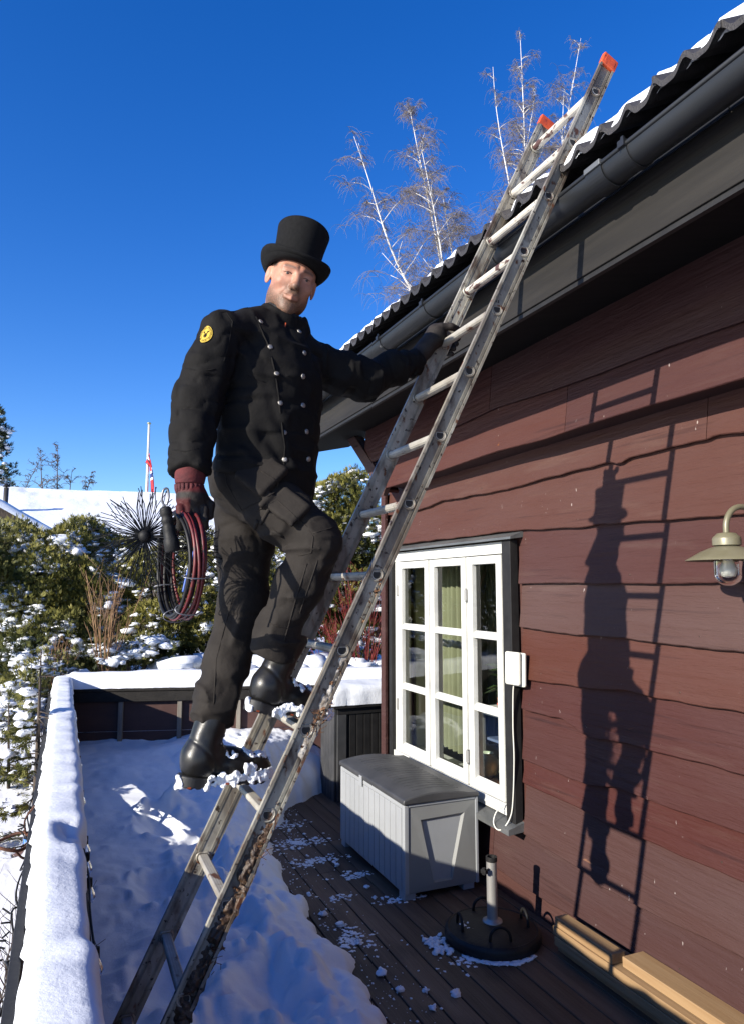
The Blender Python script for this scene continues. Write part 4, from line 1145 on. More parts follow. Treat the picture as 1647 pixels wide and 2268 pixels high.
M['button'] = mat('silver_button', (.26, .245, .225), .42, .7, bump=[(500, 2, .0012, one)])

HO = np.array([.660, 2.215, 3.022])                   # between the ears
hf = np.array([-.09, -.96, -.26]); hf /= np.linalg.norm(hf)
up0 = np.array([0, 0, 1.0]) - hf*hf[2]; up0 /= np.linalg.norm(up0)
hx0 = np.cross(up0, -hf); hx0 = np.cross(hf, up0)
if hx0[0] < 0: hx0 = -hx0
ro = R(14)
hu = up0*math.cos(ro) + hx0*math.sin(ro)
hx = hx0*math.cos(ro) - up0*math.sin(ro)
HM = np.stack([hx, hf, hu], 1)                        # local (x: picture right, y: forward, z: up) -> measured
def H(p): return HO + HM @ np.array(p, float)

def head_sdf(P):
    A = P.copy(); A[:, 0] = np.abs(A[:, 0])
    d = ell(P, (0, -.014, .040), (.0755, .096, .092))
    d = smin(d, ell(P, (0, .030, -.012), (.0625, .066, .078)), .03)
    d = smin(d, ell(P, (0, .030, -.068), (.051, .052, .050)), .03)
    d = smin(d, ell(P, (0, .068, -.101), (.023, .022, .021)), .028)
    d = smin(d, ell(A, (.0475, .006, -.060), (.018, .034, .030)), .025)
    d = smin(d, ell(A, (.0415, .060, -.020), (.019, .019, .015)), .02)
    d = smin(d, cap(A, (.012, .088, .029), (.044, .076, .027), .010, .008), .016)
    # eye sockets, lids
    d = smax(d, -ell(A, (.032, .100, .010), (.019, .016, .010)), .012)
    d = smin(d, ell(A, (.0325, .0765, .009), (.0165, .0125, .0125)), .004)
    d = smin(d, cap(A, (.017, .0855, .0160), (.048, .0760, .0125), .0048), .006)
    d = smin(d, cap(A, (.020, .083, .000), (.046, .075, .002), .0036), .006)
    d = smax(d, -cap(A, (.0200, .0925, .0068), (.0450, .0850, .0060), .0030), .0015)
    # nose
    d = smin(d, cap(P, (0, .088, .018), (0, .112, -.026), .0085, .0115), .012)
    d = smin(d, ell(P, (0, .111, -.029), (.0125, .0115, .0105)), .006)
    d = smin(d, ell(A, (.0125, .100, -.032), (.0085, .0105, .0085)), .005)
    d = smax(d, -ell(A, (.0062, .106, -.0415), (.0032, .0045, .0028)), .003)
    # mouth: moustache area, lips, folds
    d = smin(d, ell(P, (0, .086, -.052), (.030, .014, .015)), .012)
    d = smin(d, cap(A, (.0, .0985, -.0575), (.021, .0890, -.0600), .0050, .0032), .005)
    d = smin(d, cap(A, (.0, .0975, -.0690), (.018, .0885, -.0665), .0062, .0036), .005)
    d = smax(d, -cap(A, (.0, .1060, -.0630), (.027, .0900, -.0610), .0022), .003)
    d = smax(d, -cap(A, (.020, .1030, -.034), (.036, .0830, -.064), .0045), .008)
    # ears
    q_ = A.copy(); q_[:, 0] += .35*(q_[:, 1]+.004)
    e = ell(q_, (.0785, -.006, .000), (.0065, .0175, .031))
    e = smax(e, -ell(q_, (.0865, -.002, .003), (.0085, .0105, .020)), .004)
    d = smin(d, e, .006)
    # neck
    d = smin(d, cap(P, (0, -.022, -.060), (-.012, -.045, -.20), .054, .062), .025)
    return d
V, Q = sdf_mesh(head_sdf, (-.105, -.125, -.20), (.105, .135, .145), .0026)
x, y, z = V[:, 0], V[:, 1], V[:, 2]
ax_ = np.abs(x)
sst = lambda a, b, t: np.clip((t-a)/(b-a), 0, 1)**2*(3-2*np.clip((t-a)/(b-a), 0, 1))
jaw = sst(-.020, -.055, z + .35*(ax_ - .062))*sst(-.13, -.108, z)*sst(-.035, .005, y)
lips = np.exp(-((z+.0635)/.0085)**2 - (x/.022)**2)*(y > .085)
cheek = 1 - np.exp(-((ax_-.042)/.018)**2 - ((z+.045)/.020)**2)*.85
beard = jaw*np.clip(1-1.3*lips, 0, 1)*cheek
beard = np.maximum(beard, .45*np.exp(-((z+.046)/.0075)**2)*(ax_ < .034)*(y > .08))
brow = np.exp(-((z-.030-.10*(ax_-.03)*(ax_ < .03) + .25*np.clip(ax_-.04, 0, 1))/.0050)**2)*sst(.010, .016, ax_)*sst(.056, .046, ax_)*(y > .06)
hair = np.maximum(sst(.018, .030, z + .0*y)*sst(.052, .030, y)*(ax_ > .045), sst(-.03, -.045, y)*sst(-.055, -.035, z))*(1-((ax_ > .073) & (z < .035)))
hair = np.maximum(hair, .75*brow)
Vh = HO + V @ HM.T
# the rest of the body, hidden in the clothes, as one figure with the head
RS, LS = np.array((.412, 2.135, 2.788)), np.array((.752, 2.300, 2.788))
RE, RW, RHd = np.array((.340, 2.13, 2.562)), np.array((.319, 2.065, 2.345)), np.array((.322, 2.06, 2.262))
LE, LWr, LHd = np.array((.975, 2.33, 2.752)), np.array((1.225, 2.405, 2.893)), np.array((1.318, 2.42, 2.985))
NK = np.array((.630, 2.240, 2.900))
RH, RK, RA = np.array((.535, 2.215, 2.315)), np.array((.708, 2.075, 2.150)), np.array((.592, 2.14, 1.80))
LH, LK, LAn = np.array((.545, 2.32, 2.30)), np.array((.548, 2.315, 1.965)), np.array((.450, 2.305, 1.60))
def body_sdf(P):
    d = cap(P, (.57, 2.26, 2.36), (.60, 2.24, 2.74), .105, .115)
    d = smin(d, cap(P, RS, LS, .05), .05)
    d = smin(d, cap(P, (.605, 2.225, 2.76), tuple(NK + (0.012, .0, .02)), .070, .038), .03)
    for ch_ in ([(RS, .05), (RE, .04), (RW, .03)], [(LS, .05), (LE, .04), (LWr, .028)], [(RH, .075), (RK, .050), (RA*.75+RK*.25, .036)], [(LH, .075), (LK, .050), (LAn*.75+LK*.25, .036)]):
        d = smin(d, chain(P, ch_), .03)
    return d
Vb, Qb = sdf_mesh(body_sdf, (.20, 1.98, 1.5), (1.30, 2.50, 2.97), .016)
V2 = SV(np.concatenate([Vh, Vb])); Q2 = np.concatenate([Q, Qb+len(Vh)])
zb = np.zeros(len(Vb))
person = np_mesh('person', V2, Q2, M['skin'], attr={'beard': np.concatenate([beard, zb]), 'hair': np.concatenate([hair, zb])})
tag(person, 'man in black sweep uniform and top hat standing on the ladder, looking at the camera', 'person')
# eyes
M['eye'] = mat('eye', (.30, .27, .245), .2); M['lash'] = mat('lash', (.02, .012, .009), .6); M['iris'] = mat('iris', (.03, .03, .03), .1)
for sx in (-1, 1):
    m = MB(); m.lathe([(.0001, -.0112)] + [(.0112*math.sin(a), -.0112*math.cos(a)) for a in np.linspace(.2, math.pi-.2, 12)] + [(.0001, .0112)], 16, S(H((sx*.0325, .0765, .0085))), hf, cap=False)
    m.build('eyeball', M['eye'], person, smooth=True)
    m = MB(); m.tube([S(H((sx*x_, y_, z_))) for x_, y_, z_ in ((.0190, .0880, .0085), (.0255, .0895, .0108), (.0325, .0890, .0114), (.0400, .0858, .0104), (.0465, .0815, .0080))], [.0008, .0014, .0015, .0014, .0008], 6); m.build('eyelashes', M['lash'], person, smooth=True)
    c = S(H((sx*.0320, .0860, .0075)))
    m = MB(); m.lathe([(.0060, 0), (.0052, .0012), (.0001, .0020)], 14, c, hf, cap=False); m.build('iris', M['iris'], person, smooth=True)

# ---- top hat: oval crown, brim curled up at the sides
def hat():
    nA = 72
    T = np.linspace(0, 2*math.pi, nA, endpoint=False)
    hc = np.array((-.004, -.004, .036)); tilt = R(15)
    def ring(rx, ry, zz, curl=0.0, out=0.0):
        P = []
        for t in T:
            c, s = math.cos(t), math.sin(t)
            zc = zz + .72*curl*(abs(c)**2.0) - .008*out*(abs(s)**2)
            p = np.array((rx*c, ry*s, zc))
            p = np.array((p[0], p[1]*math.cos(tilt)-p[2]*math.sin(tilt), p[1]*math.sin(tilt)+p[2]*math.cos(tilt)))
            P.append(S(H(hc+p)))
        return P
    crown = [ring(.0800, .094, -.004), ring(.0795, .093, .012), ring(.0800, .0935, .03), ring(.0805, .094, .060), ring(.0825, .096, .092), ring(.0860, .099, .124), ring(.0880, .101, .140), ring(.0885, .1015, .146), ring(.0870, .0995, .1495), ring(.080, .092, .1505), ring(.04, .045, .1495), ring(.001, .001, .149)]
    m = MB()
    rows = [r+[r[0]] for r in crown]; m.grid(rows)
    ho = m.build('top_hat', M['felt'], person, smooth=True)
    b = [ring(.0802, .0942, -.003), ring(.090, .108, -.002, .002, .3), ring(.104, .122, .000, .010, .8), ring(.113, .131, .003, .020, 1), ring(.118, .1355, .006, .030, 1), ring(.1195, .137, .011, .034, 1), ring(.1175, .135, .013, .036, 1), ring(.115, .132, .010, .033, 1), ring(.110, .1275, .0025, .0215, 1), ring(.102, .1195, -.005, .010, .8), ring(.090, .107, -.008, .001, .3), ring(.080, .094, -.010), ring(.074, .087, .006)]
    m = MB(); m.grid([r+[r[0]] for r in b]); m.build('brim', M['felt'], ho, smooth=True)
    bd = [ring(.0803, .0943, .001), ring(.0815, .0953, .002), ring(.0812, .0950, .022), ring(.0802, .094, .0235)]
    m = MB(); m.grid([r+[r[0]] for r in bd]); m.build('hat_band', M['band'], ho, smooth=True)
hat()

# ---- jacket
tu = np.array((.92, .40, 0)); tu /= np.linalg.norm(tu); tv = np.array((tu[1], -tu[0], 0))   # along the shoulders; out of the chest
TB = np.stack([tu, tv, (0, 0, 1.0)], 0).astype(np.float32)
def flat(P, c, k): # squash along the chest normal
    q = (P - np.asarray(c, np.float32)) @ TB.T; q[:, 1] *= k; return q
def fold(P, a, b, w, amp, d):
    """one soft crease or ridge along a line"""
    return d - amp*np.exp(-(np.maximum(cap(P, a, b, 0.0), 0)/w)**2)
def jacket_sdf(P):
    c = (.598, 2.235, 0)
    q = flat(P, c, 1.30)
    lean = np.float32(.11)
    q[:, 0] -= (P[:, 2]-2.55)*lean*.30
    d = cap(q, (-.005, 0, 2.345), (.0, 0, 2.55), .178, .168)
    d = smin(d, cap(q, (0, 0, 2.55), (.005, 0, 2.70), .170, .172), .05)
    d = smin(d, cap(q, (.0, 0, 2.70), (.015, 0, 2.80), .165, .085), .06)
    d = smin(d, cap(P, RS + (.03, .01, .0), NK + (-.040, 0, -.012), .060, .052), .05)
    d = smin(d, cap(P, LS + (-.03, -.01, .0), NK + (.040, .01, -.022), .060, .050), .05)
    ra = chain(P, [(RS, .066), (RS*.45+RE*.55, .066), (RE + (.004, 0, 0), .064), ((RE+RW)/2, .058), (RW + (0, 0, .012), .052)], .03)
    la = chain(P, [(LS, .070), (LS*.4+LE*.6, .070), (LE, .066), ((LE+LWr)/2, .056), (LWr - (LHd-LWr)*.25, .047)], .03)
    # hem cut, sloping down to the front
    hem = 2.298 - .36*(P[:, 0]-.60)
    d = smax(d, hem - P[:, 2], .012)
    cuff = (P - np.asarray(RW - (0, 0, .012), np.float32)) @ ((RE-RW)/np.linalg.norm(RE-RW)).astype(np.float32)
    ra = smax(ra, -cuff, .008)
    ra = smin(ra, smax(cap(P, RW, RE, .0575), np.abs(cuff-.032) - .034, .006), .006)
    near = np.abs(d) < .06
    # folds
    n1 = noise3(P*np.array((1, 1, 1.9), np.float32) + 5, 9.0); n2 = noise3(P*np.array((1.4, 1.4, 1), np.float32), 21.0)
    ridge = (1-np.abs(n1))**3
    wr = .011*ridge + .004*n2 - .009*(1-np.abs(noise3(P*np.array((1, 1, 1.5), np.float32) + 17, 9.0)))**8 - .0015*(1-np.abs(noise3(P + 23, 31.0)))**6
    d = d - wr
    ta = P @ ((RE-RS)/np.linalg.norm(RE-RS)).astype(np.float32)
    n3 = noise3(P + 9 + np.stack([0*ta, 0*ta, ta*1.2], 1), 12.0)
    elb = np.exp(-(cap(P, RE + (0, 0, -.04), RE + (0, 0, -.16), 0)/.10)**2)
    ra = ra - (.004 + .010*elb)*((1-np.abs(n3))**3) - .004*n2 + .006*(1-np.abs(noise3(P*np.array((1, 1, 1.8), np.float32) + 71, 16.0)))**8
    n4 = noise3(P*np.array((1.7, 1, 1), np.float32) + 31, 13.0)
    la = la - .011*(1-np.abs(n4))**3 - .003*n2 + .006*(1-np.abs(noise3(P*np.array((1.8, 1, 1), np.float32) + 51, 17.0)))**8
    d = smin(d, ra, .016); d = smin(d, la, .03)
    # long draped folds from armpit and over the belly
    for a, b, w_, am in (((.52, 2.13, 2.72), (.54, 2.11, 2.56), .020, .012), ((.55, 2.10, 2.52), (.63, 2.09, 2.38), .018, .014), ((.50, 2.10, 2.47), (.60, 2.08, 2.36), .016, .012),
                         ((.57, 2.10, 2.62), (.60, 2.085, 2.52), .015, .010), ((.47, 2.10, 2.42), (.56, 2.085, 2.34), .014, .010), ((.60, 2.085, 2.46), (.67, 2.09, 2.34), .014, .010), ((.44, 2.10, 2.75), (.47, 2.085, 2.62), .014, .008)):
        d = fold(P, a, b, w_, am, d)
    # collar opening
    ncol = cap(P, NK + (.0, -.002, -.02), NK + (.028, -.006, .07), .066, .066)
    col = np.maximum(ncol - .009, -(ncol))
    axis = (P - np.asarray(NK, np.float32)) @ (np.array((.28, -.06, .95), np.float32))
    fr_ = (P - np.asarray(NK, np.float32)) @ np.array((.12, -1, 0), np.float32)
    col = smax(col, axis - .030 + .38*np.clip(fr_, 0, 1), .004)
    d = smin(d, smax(col, -axis - .06, .004), .012)
    d = smax(d, -(ncol + .002), .006)
    return d
V, Q = sdf_mesh(jacket_sdf, (.215, 1.985, 2.22), (1.285, 2.48, 2.945), .0062)
jacket = np_mesh('jacket', SV(V), Q, M['jacket'], person)
# inner knit collar
V, Q = sdf_mesh(lambda P: (lambda c, a: smax(smax(c - .006, -c, .002), np.abs(a-.012+.42*np.clip((P - np.asarray(NK, np.float32)) @ np.array((.12, -1, 0), np.float32), 0, 1)) - .030, .004))(cap(P, NK + (.003, -.004, -.03), NK + (.030, -.008, .08), .060, .060), (P - np.asarray(NK, np.float32)) @ np.array((.28, -.06, .95), np.float32)), (.54, 2.13, 2.80), (.75, 2.33, 2.99), .0045)
np_mesh('knit_collar', SV(V), Q, M['band'], person)
M['orange_pull'] = mat('orange_pull', (.35, .06, .02), .5)

def on_jacket(px, py, y0=2.02):
    """where a sight line through a picture point meets the jacket front"""
    c = np.array((0, 0, 2.0)); v = np.array(at(px, py, 1, 2.2)) - c
    ts = np.linspace(.85, 1.12, 400); P = (c + ts[:, None]*v).astype(np.float32)
    dd = jacket_sdf(P); k = np.argmax(dd < 0)
    p = P[k]
    e = .004
    g = np.array([jacket_sdf((p + np.eye(3, dtype=np.float32)[i]*e)[None])[0] - jacket_sdf((p - np.eye(3, dtype=np.float32)[i]*e)[None])[0] for i in range(3)])
    return p, g/np.linalg.norm(g)
for px, py in ((578, 713), (599, 769), (613, 828), (621, 893), (630, 958), (631, 1018), (663, 735), (674, 782), (671, 834), (671, 898), (679, 956), (683, 1017)):
    p, g = on_jacket(px, py)
    m = MB(); m.lathe([(.0001, -.004), (.0085, -.004), (.0098, -.0005), (.0092, .0015), (.0065, .0028), (.003, .0034), (.0001, .0035)], 18, S(p + g*.002), g, cap=False)
    m.build('button', M['button'], jacket, smooth=True)
# the overlapping front edge
def strip(pts, wd, name, mt, parent, lift=.003, th=.004):
    L_, R_ = [], []
    for (px, py), w_ in zip(pts, wd):
        p, g = on_jacket(px, py); p2, g2 = on_jacket(px+w_, py)
        L_.append((S(p - g*.004), S(p + g*lift))); R_.append((S(p2 + g2*lift), S(p2 - g2*.004)))
    m = MB(); m.grid([[a, b, c, d] for (a, b), (c, d) in zip(L_, R_)])
    return m.build(name, mt, parent, smooth=True)
edge = [(566, 702), (580, 735), (592, 762), (601, 795), (607, 820), (612, 850), (616, 880), (619, 910), (623, 940), (626, 965), (630, 990), (628, 1020), (627, 1042)]
strip(edge, [4]*len(edge), 'front_placket', M['jacket'], jacket, lift=.0025)
p, g = on_jacket(633, 716)
m = MB(); m.tube([S(p + g*.004), S(p + g*.005 + np.array((-.004, 0, -.016)))], .0026, 6); m.build('zip_pull', M['orange_pull'], jacket, smooth=True)
# round yellow badge on the sleeve
M['yellow'] = mat('yellow_badge', (.52, .36, .030), .8, col2=(.40, .27, .03), vscale=300, bump=[(900, 1, .0003, one)])
p, g = on_jacket(457, 742)
g = np.array(g); bz_ = np.array((.10, 0, 1.0)); bz_ -= g*(g @ bz_); bz_ /= np.linalg.norm(bz_); bxv = np.cross(g, bz_)
if bxv[0] < 0: bxv = -bxv
bc = p + g*.006
def badge_pt(u, v, h=0.0):
    c0 = bc + bxv*u + bz_*v
    q = c0.astype(np.float32)[None]
    for _ in range(3):
        dd = jacket_sdf(q)[0]; q = (q - (dd*g)[None]).astype(np.float32)
    return S(q[0] + g*(.0022 + h))
def oval(mb, r0, r1, h0, n=40):
    a = [badge_pt(r0*math.cos(t), 1.32*r0*math.sin(t), h0) for t in np.linspace(0, 2*math.pi, n)]
    b = [badge_pt(r1*math.cos(t), 1.32*r1*math.sin(t), h0) for t in np.linspace(0, 2*math.pi, n)]
    mb.grid([a, b])
m = MB(); oval(m, .0002, .013, .0); oval(m, .013, .0215, .0); badge = m.build('sleeve_badge', M['yellow'], jacket)
m = MB(); oval(m, .0215, .0226, .0002); oval(m, .0141, .0148, .0005); m.build('badge_ring', M['jacket'], badge)
# crossed tools and ball of the emblem
m = MB()
def ln(u0, v0, u1, v1, w_, h=.0007):
    du, dv = u1-u0, v1-v0; l = math.hypot(du, dv); nu, nv = -dv/l*w_, du/l*w_
    m.add([badge_pt(u0+nu, v0+nv, h), badge_pt(u1+nu, v1+nv, h), badge_pt(u1-nu, v1-nv, h), badge_pt(u0-nu, v0-nv, h)], [(0, 1, 2, 3)])
ln(-.0062, .0085, .004, -.0055, .0010); ln(.0068, .0098, -.002, -.008, .0011); ln(.0045, .0085, .0090, .0105, .0022); ln(-.0085, .006, -.004, .0105, .0016)
for k in range(12):
    t0, t1 = 2*math.pi*k/12, 2*math.pi*(k+1)/12
    ln(.0052*math.cos(t0)-.001, .0068*math.sin(t0)-.004, .0052*math.cos(t1)-.001, .0068*math.sin(t1)-.004, .0007)
ln(-.0035, -.003, .0012, -.009, .0022); ln(-.001, -.0005, .002, -.008, .0016)
m.build('badge_emblem', M['jacket'], badge)
def ring_text(txt, a0, a1, r, size, flip=False):
    m = MB()
    for k, chx in enumerate(txt):
        if chx == ' ': continue
        cu = bpy.data.curves.new('t', 'FONT'); cu.body = chx; cu.align_x = 'CENTER'; cu.align_y = 'CENTER'; cu.resolution_u = 2; cu.size = size
        to = bpy.data.objects.new('t', cu); me = to.to_mesh()
        a = a0 + (a1-a0)*k/(len(txt)-1)
        vs = []
        for v in me.vertices:
            x_, y_ = v.co.x, v.co.y
            s_ = 1 if not flip else -1
            rr_ = r + s_*y_; aa = a - s_*x_/r
            vs.append(badge_pt(rr_*math.cos(aa), 1.32*rr_*math.sin(aa), .0006))
        m.add(vs, [tuple(pp.vertices) for pp in me.polygons])
        to.to_mesh_clear(); bpy.data.objects.remove(to); bpy.data.curves.remove(cu)
    m.build('badge_lettering', M['jacket'], badge)
ring_text('FEIERMESTERNES LANDSFORENING', R(215), R(-35), .0180, .0058)
ring_text('NORGE', R(245), R(295), .0180, .0058, flip=True)

# ---- trousers
def trouser_sdf(P):
    r = chain(P, [(RH + (-.02, .01, .03), .112), (RH*.5+RK*.5 + (-.004, 0, .0), .088), (RK, .069), ((RK*.6+RA*.4), .067), (RA + (.008, 0, .05), .061), (RA + (.004, 0, -.005), .059)], .04)
    l = chain(P, [(LH + (.0, .0, .03), .110), ((LH+LK)/2 + (-.006, 0, 0), .088), (LK + (-.008, 0, 0), .074), ((LK+LAn)/2 + (-.006, 0, 0), .068), (LAn + (.008, 0, .05), .062), (LAn + (.0, 0, .0), .060)], .04)
    n1 = noise3(P + 13, 11.0); n2 = noise3(P + 3, 24.0)
    # creases across knee and ankle
    kr = np.exp(-(cap(P, RK + (-.02, .02, -.05), RK + (-.05, .02, -.02), 0)/.10)**2)
    an = np.exp(-((P[:, 2] - 1.86)/.10)**2)
    r = r - (.004 + .012*kr + .008*an)*(1-np.abs(noise3(P*np.array((1, 1, 2.0), np.float32) + 40, 11)))**3 - .003*n2
    al = np.exp(-((P[:, 2] - 1.66)/.09)**2)
    l = l - (.004 + .012*al)*(1-np.abs(noise3(P*np.array((1, 1, 2.0), np.float32) + 60, 11)))**3 - .003*n2
    # cut hems
    ar = (RK-RA)/np.linalg.norm(RK-RA); r = smax(r, -((P - np.asarray(RA + (0, 0, -.012), np.float32)) @ ar.astype(np.float32)), .006)
    al_ = (LK-LAn)/np.linalg.norm(LK-LAn); l = smax(l, -((P - np.asarray(LAn + (0, 0, -.03), np.float32)) @ al_.astype(np.float32)), .006)
    # hanging tool pocket on hip, thigh pocket, knee pad
    th = (RK-RH)/np.linalg.norm(RK-RH); sd_ = np.cross(th, (0, 0, 1.0)); sd_ /= np.linalg.norm(sd_); nn = np.cross(sd_, th)
    out = np.array((-.15, -1, .12)); out -= th*(out @ th); out /= np.linalg.norm(out); ac = np.cross(th, out)
    B = np.stack([th, out, ac], 0).astype(np.float32)
    def loc(c): return (P - np.asarray(c, np.float32)) @ B.T
    r = smin(r, rbox(loc(RH + th*.065 + out*.106 + (0, 0, .035)), (0, 0, 0), (.060, .016, .062), .012), .010)
    r = smin(r, rbox(loc(RH + th*.175 + out*.096), (0, 0, 0), (.055, .012, .046), .010), .008)
    r = smin(r, rbox(loc(RH + th*.115 + out*.106 + ac*.03), (0, 0, 0), (.010, .012, .028), .005), .004)
    cl = (RA-RK)/np.linalg.norm(RA-RK); o2 = np.array((.75, -.6, .2)); o2 -= cl*(o2 @ cl); o2 /= np.linalg.norm(o2); a2 = np.cross(cl, o2)
    B2 = np.stack([cl, o2, a2], 0).astype(np.float32)
    q2 = (P - np.asarray(RK + cl*.085 + o2*.056, np.float32)) @ B2.T
    r = smin(r, rbox(q2, (0, 0, 0), (.095, .014, .052), .012), .010)
    o3 = np.array((.3, -.95, 0)); cl3 = (LAn-LK)/np.linalg.norm(LAn-LK); o3 -= cl3*(o3 @ cl3); o3 /= np.linalg.norm(o3); a3 = np.cross(cl3, o3)
    B3 = np.stack([cl3, o3, a3], 0).astype(np.float32)
    q3 = (P - np.asarray(LK + cl3*.06 + o3*.062, np.float32)) @ B3.T
    l = smin(l, rbox(q3, (0, 0, 0), (.10, .012, .05), .012), .010)
    # seam lines
    for a, b in ((RH + th*.02 + out*.11 - ac*.05, RK + out*.05 - ac*.07), (RK + o2*.02 - a2*.078, RA + o2*.02 - a2*.068), (LK - a3*.05 + o3*.075, LAn - a3*.04 + o3*.06)):
        s_ = cap(P, a, b, 0); e = np.exp(-(s_/.0045)**2); r = r + .003*e; l = l + .003*e
    cr_ = .005*(1-np.abs(noise3(P*np.array((1, 1, 1.4), np.float32) + 91, 8.0)))**10 + .0012*(1-np.abs(noise3(P + 29, 33.0)))**6
    r = r + cr_; l = l + cr_
    d = smin(r, l, .012)
    w = cap(P, (.56, 2.26, 2.34), (.585, 2.25, 2.42), .116, .112)
    return smin(d, w, .05)
V, Q = sdf_mesh(trouser_sdf, (.30, 1.94, 1.54), (.86, 2.48, 2.56), .0062)
trousers = np_mesh('trousers', SV(V), Q, M['trouser'], person)

# seams, pocket edges and tabs sewn on the cloth
def on_cloth(fn, px, py, lo=.85, hi=1.12):
    c = np.array((0, 0, 2.0)); v = np.array(at(px, py, 1, 2.2)) - c
    ts = np.linspace(lo, hi, 320); P = (c + ts[:, None]*v).astype(np.float32)
    dd = fn(P); k = int(np.argmax(dd < 0))
    return P[k] if dd[k] < 0 else None
def seam(fn, pts, r, name, mt, parent, step=9):
    out = []
    for (x0_, y0_), (x1_, y1_) in zip(pts[:-1], pts[1:]):
        n_ = max(1, int(math.hypot(x1_-x0_, y1_-y0_)/step))
        for k_ in range(n_):
            p_ = on_cloth(fn, x0_ + (x1_-x0_)*k_/n_, y0_ + (y1_-y0_)*k_/n_)
            if p_ is not None: out.append(S(p_))
    p_ = on_cloth(fn, *pts[-1])
    if p_ is not None: out.append(S(p_))
    if len(out) < 2: return
    m = MB(); m.tube(out, r, 6); m.build(name, mt, parent, smooth=True)
for pl in ([(499, 1040), (502, 1070), (536, 1130), (613, 1089), (617, 1067), (578, 1043)], [(569, 1132), (613, 1107), (680, 1167), (694, 1189), (690, 1224), (661, 1231)], [(680, 1248), (655, 1330), (630, 1420)], [(704, 1240), (684, 1300), (664, 1358), (708, 1366)], [(694, 1181), (740, 1168)], [(517, 1322), (495, 1400), (480, 1459), (474, 1560)], [(598, 1382), (640, 1392), (668, 1384)]):
    seam(trouser_sdf, pl, .0030, 'seam', M['trouser'], trousers)
for pl in ([(596, 1128), (578, 1160)], [(604, 1176), (628, 1188)], [(572, 1152), (566, 1170)]):
    seam(trouser_sdf, pl, .0075, 'pocket_tab', M['trouser'], trousers, step=6)
for pl in ([(548, 832), (590, 848)], [(412, 816), (445, 822), (478, 818)], [(382, 996), (410, 1000), (440, 994)], [(483, 1020), (540, 1024), (600, 1034)], [(496, 684), (516, 712), (508, 760), (497, 800)], [(470, 692), (520, 690), (570, 676)]):
    seam(jacket_sdf, pl, .0024, 'seam', M['jacket'], jacket)

# ---- boots
def boot_local(P):
    """x forward, y sideways, z up, tread at 0"""
    Y = P.copy(); Y[:, 1] *= 1.0
    d = ell(P, (.002, 0, .060), (.053, .038, .050))
    d = smin(d, cap(P, (.0, 0, .085), (.085, 0, .070), .046, .042), .03)
    d = smin(d, ell(P, (.135, .002, .055), (.078, .047, .040)), .04)
    d = smin(d, ell(P, (.180, .004, .052), (.045, .043, .034)), .03)
    d = smin(d, cap(P, (.0, 0, .09), (.034, 0, .238), .046, .049), .03)
    q = P.copy(); q[:, 1] *= 1.0
    sh = np.abs(noise3(P + 4, 24.0))
    bend = np.exp(-((P[:, 0]-.065)/.04)**2 - ((P[:, 2]-.11)/.04)**2)
    d = d + .006*bend*sh + .0015*noise3(P, 40)
    # heel counter, toe cap and zip seams
    for c_, rr_ in (((-.03, 0, .06), .075), ((.21, 0, .04), .085)):
        e = np.sqrt(((P - np.asarray(c_, np.float32))**2).sum(1)) - rr_
        d = d + .0022*np.exp(-(e/.003)**2)
    zc = cap(P, (.035, -.055, .10), (.050, -.055, .24), 0); d = d + .003*np.exp(-(zc/.020)**2)*(P[:, 1] < 0)
    d = smax(d, .024 - P[:, 2], .004); d = smax(d, P[:, 2] - .250, .004)
    return d
def sole_local(P):
    wd = .040 + .007*np.exp(-((P[:, 0]-.135)/.06)**2) - .006*np.exp(-((P[:, 0]-.05)/.05)**2)
    q = np.abs(P[:, 1]) - wd
    ends = np.maximum(-.062 - P[:, 0], P[:, 0] - .232)
    rnd_ = np.sqrt(np.maximum(ends+.045, 0)**2 + np.maximum(q+.045, 0)**2) - .045
    top = .030 + .006*np.clip(-P[:, 0]/.05, 0, 1) + .010*np.clip((P[:, 0]-.16)/.07, 0, 1)
    bot = np.where(P[:, 0] < .028, .0, .010) + .022*np.clip((P[:, 0]-.17)/.065, 0, 1)**2
    lug = .0035*(np.sin(P[:, 0]*260) > .1)
    return np.maximum(np.maximum(rnd_, P[:, 2]-top), bot + lug - P[:, 2])
M['orange_lug'] = mat('orange_lug', (.42, .07, .015), .6)
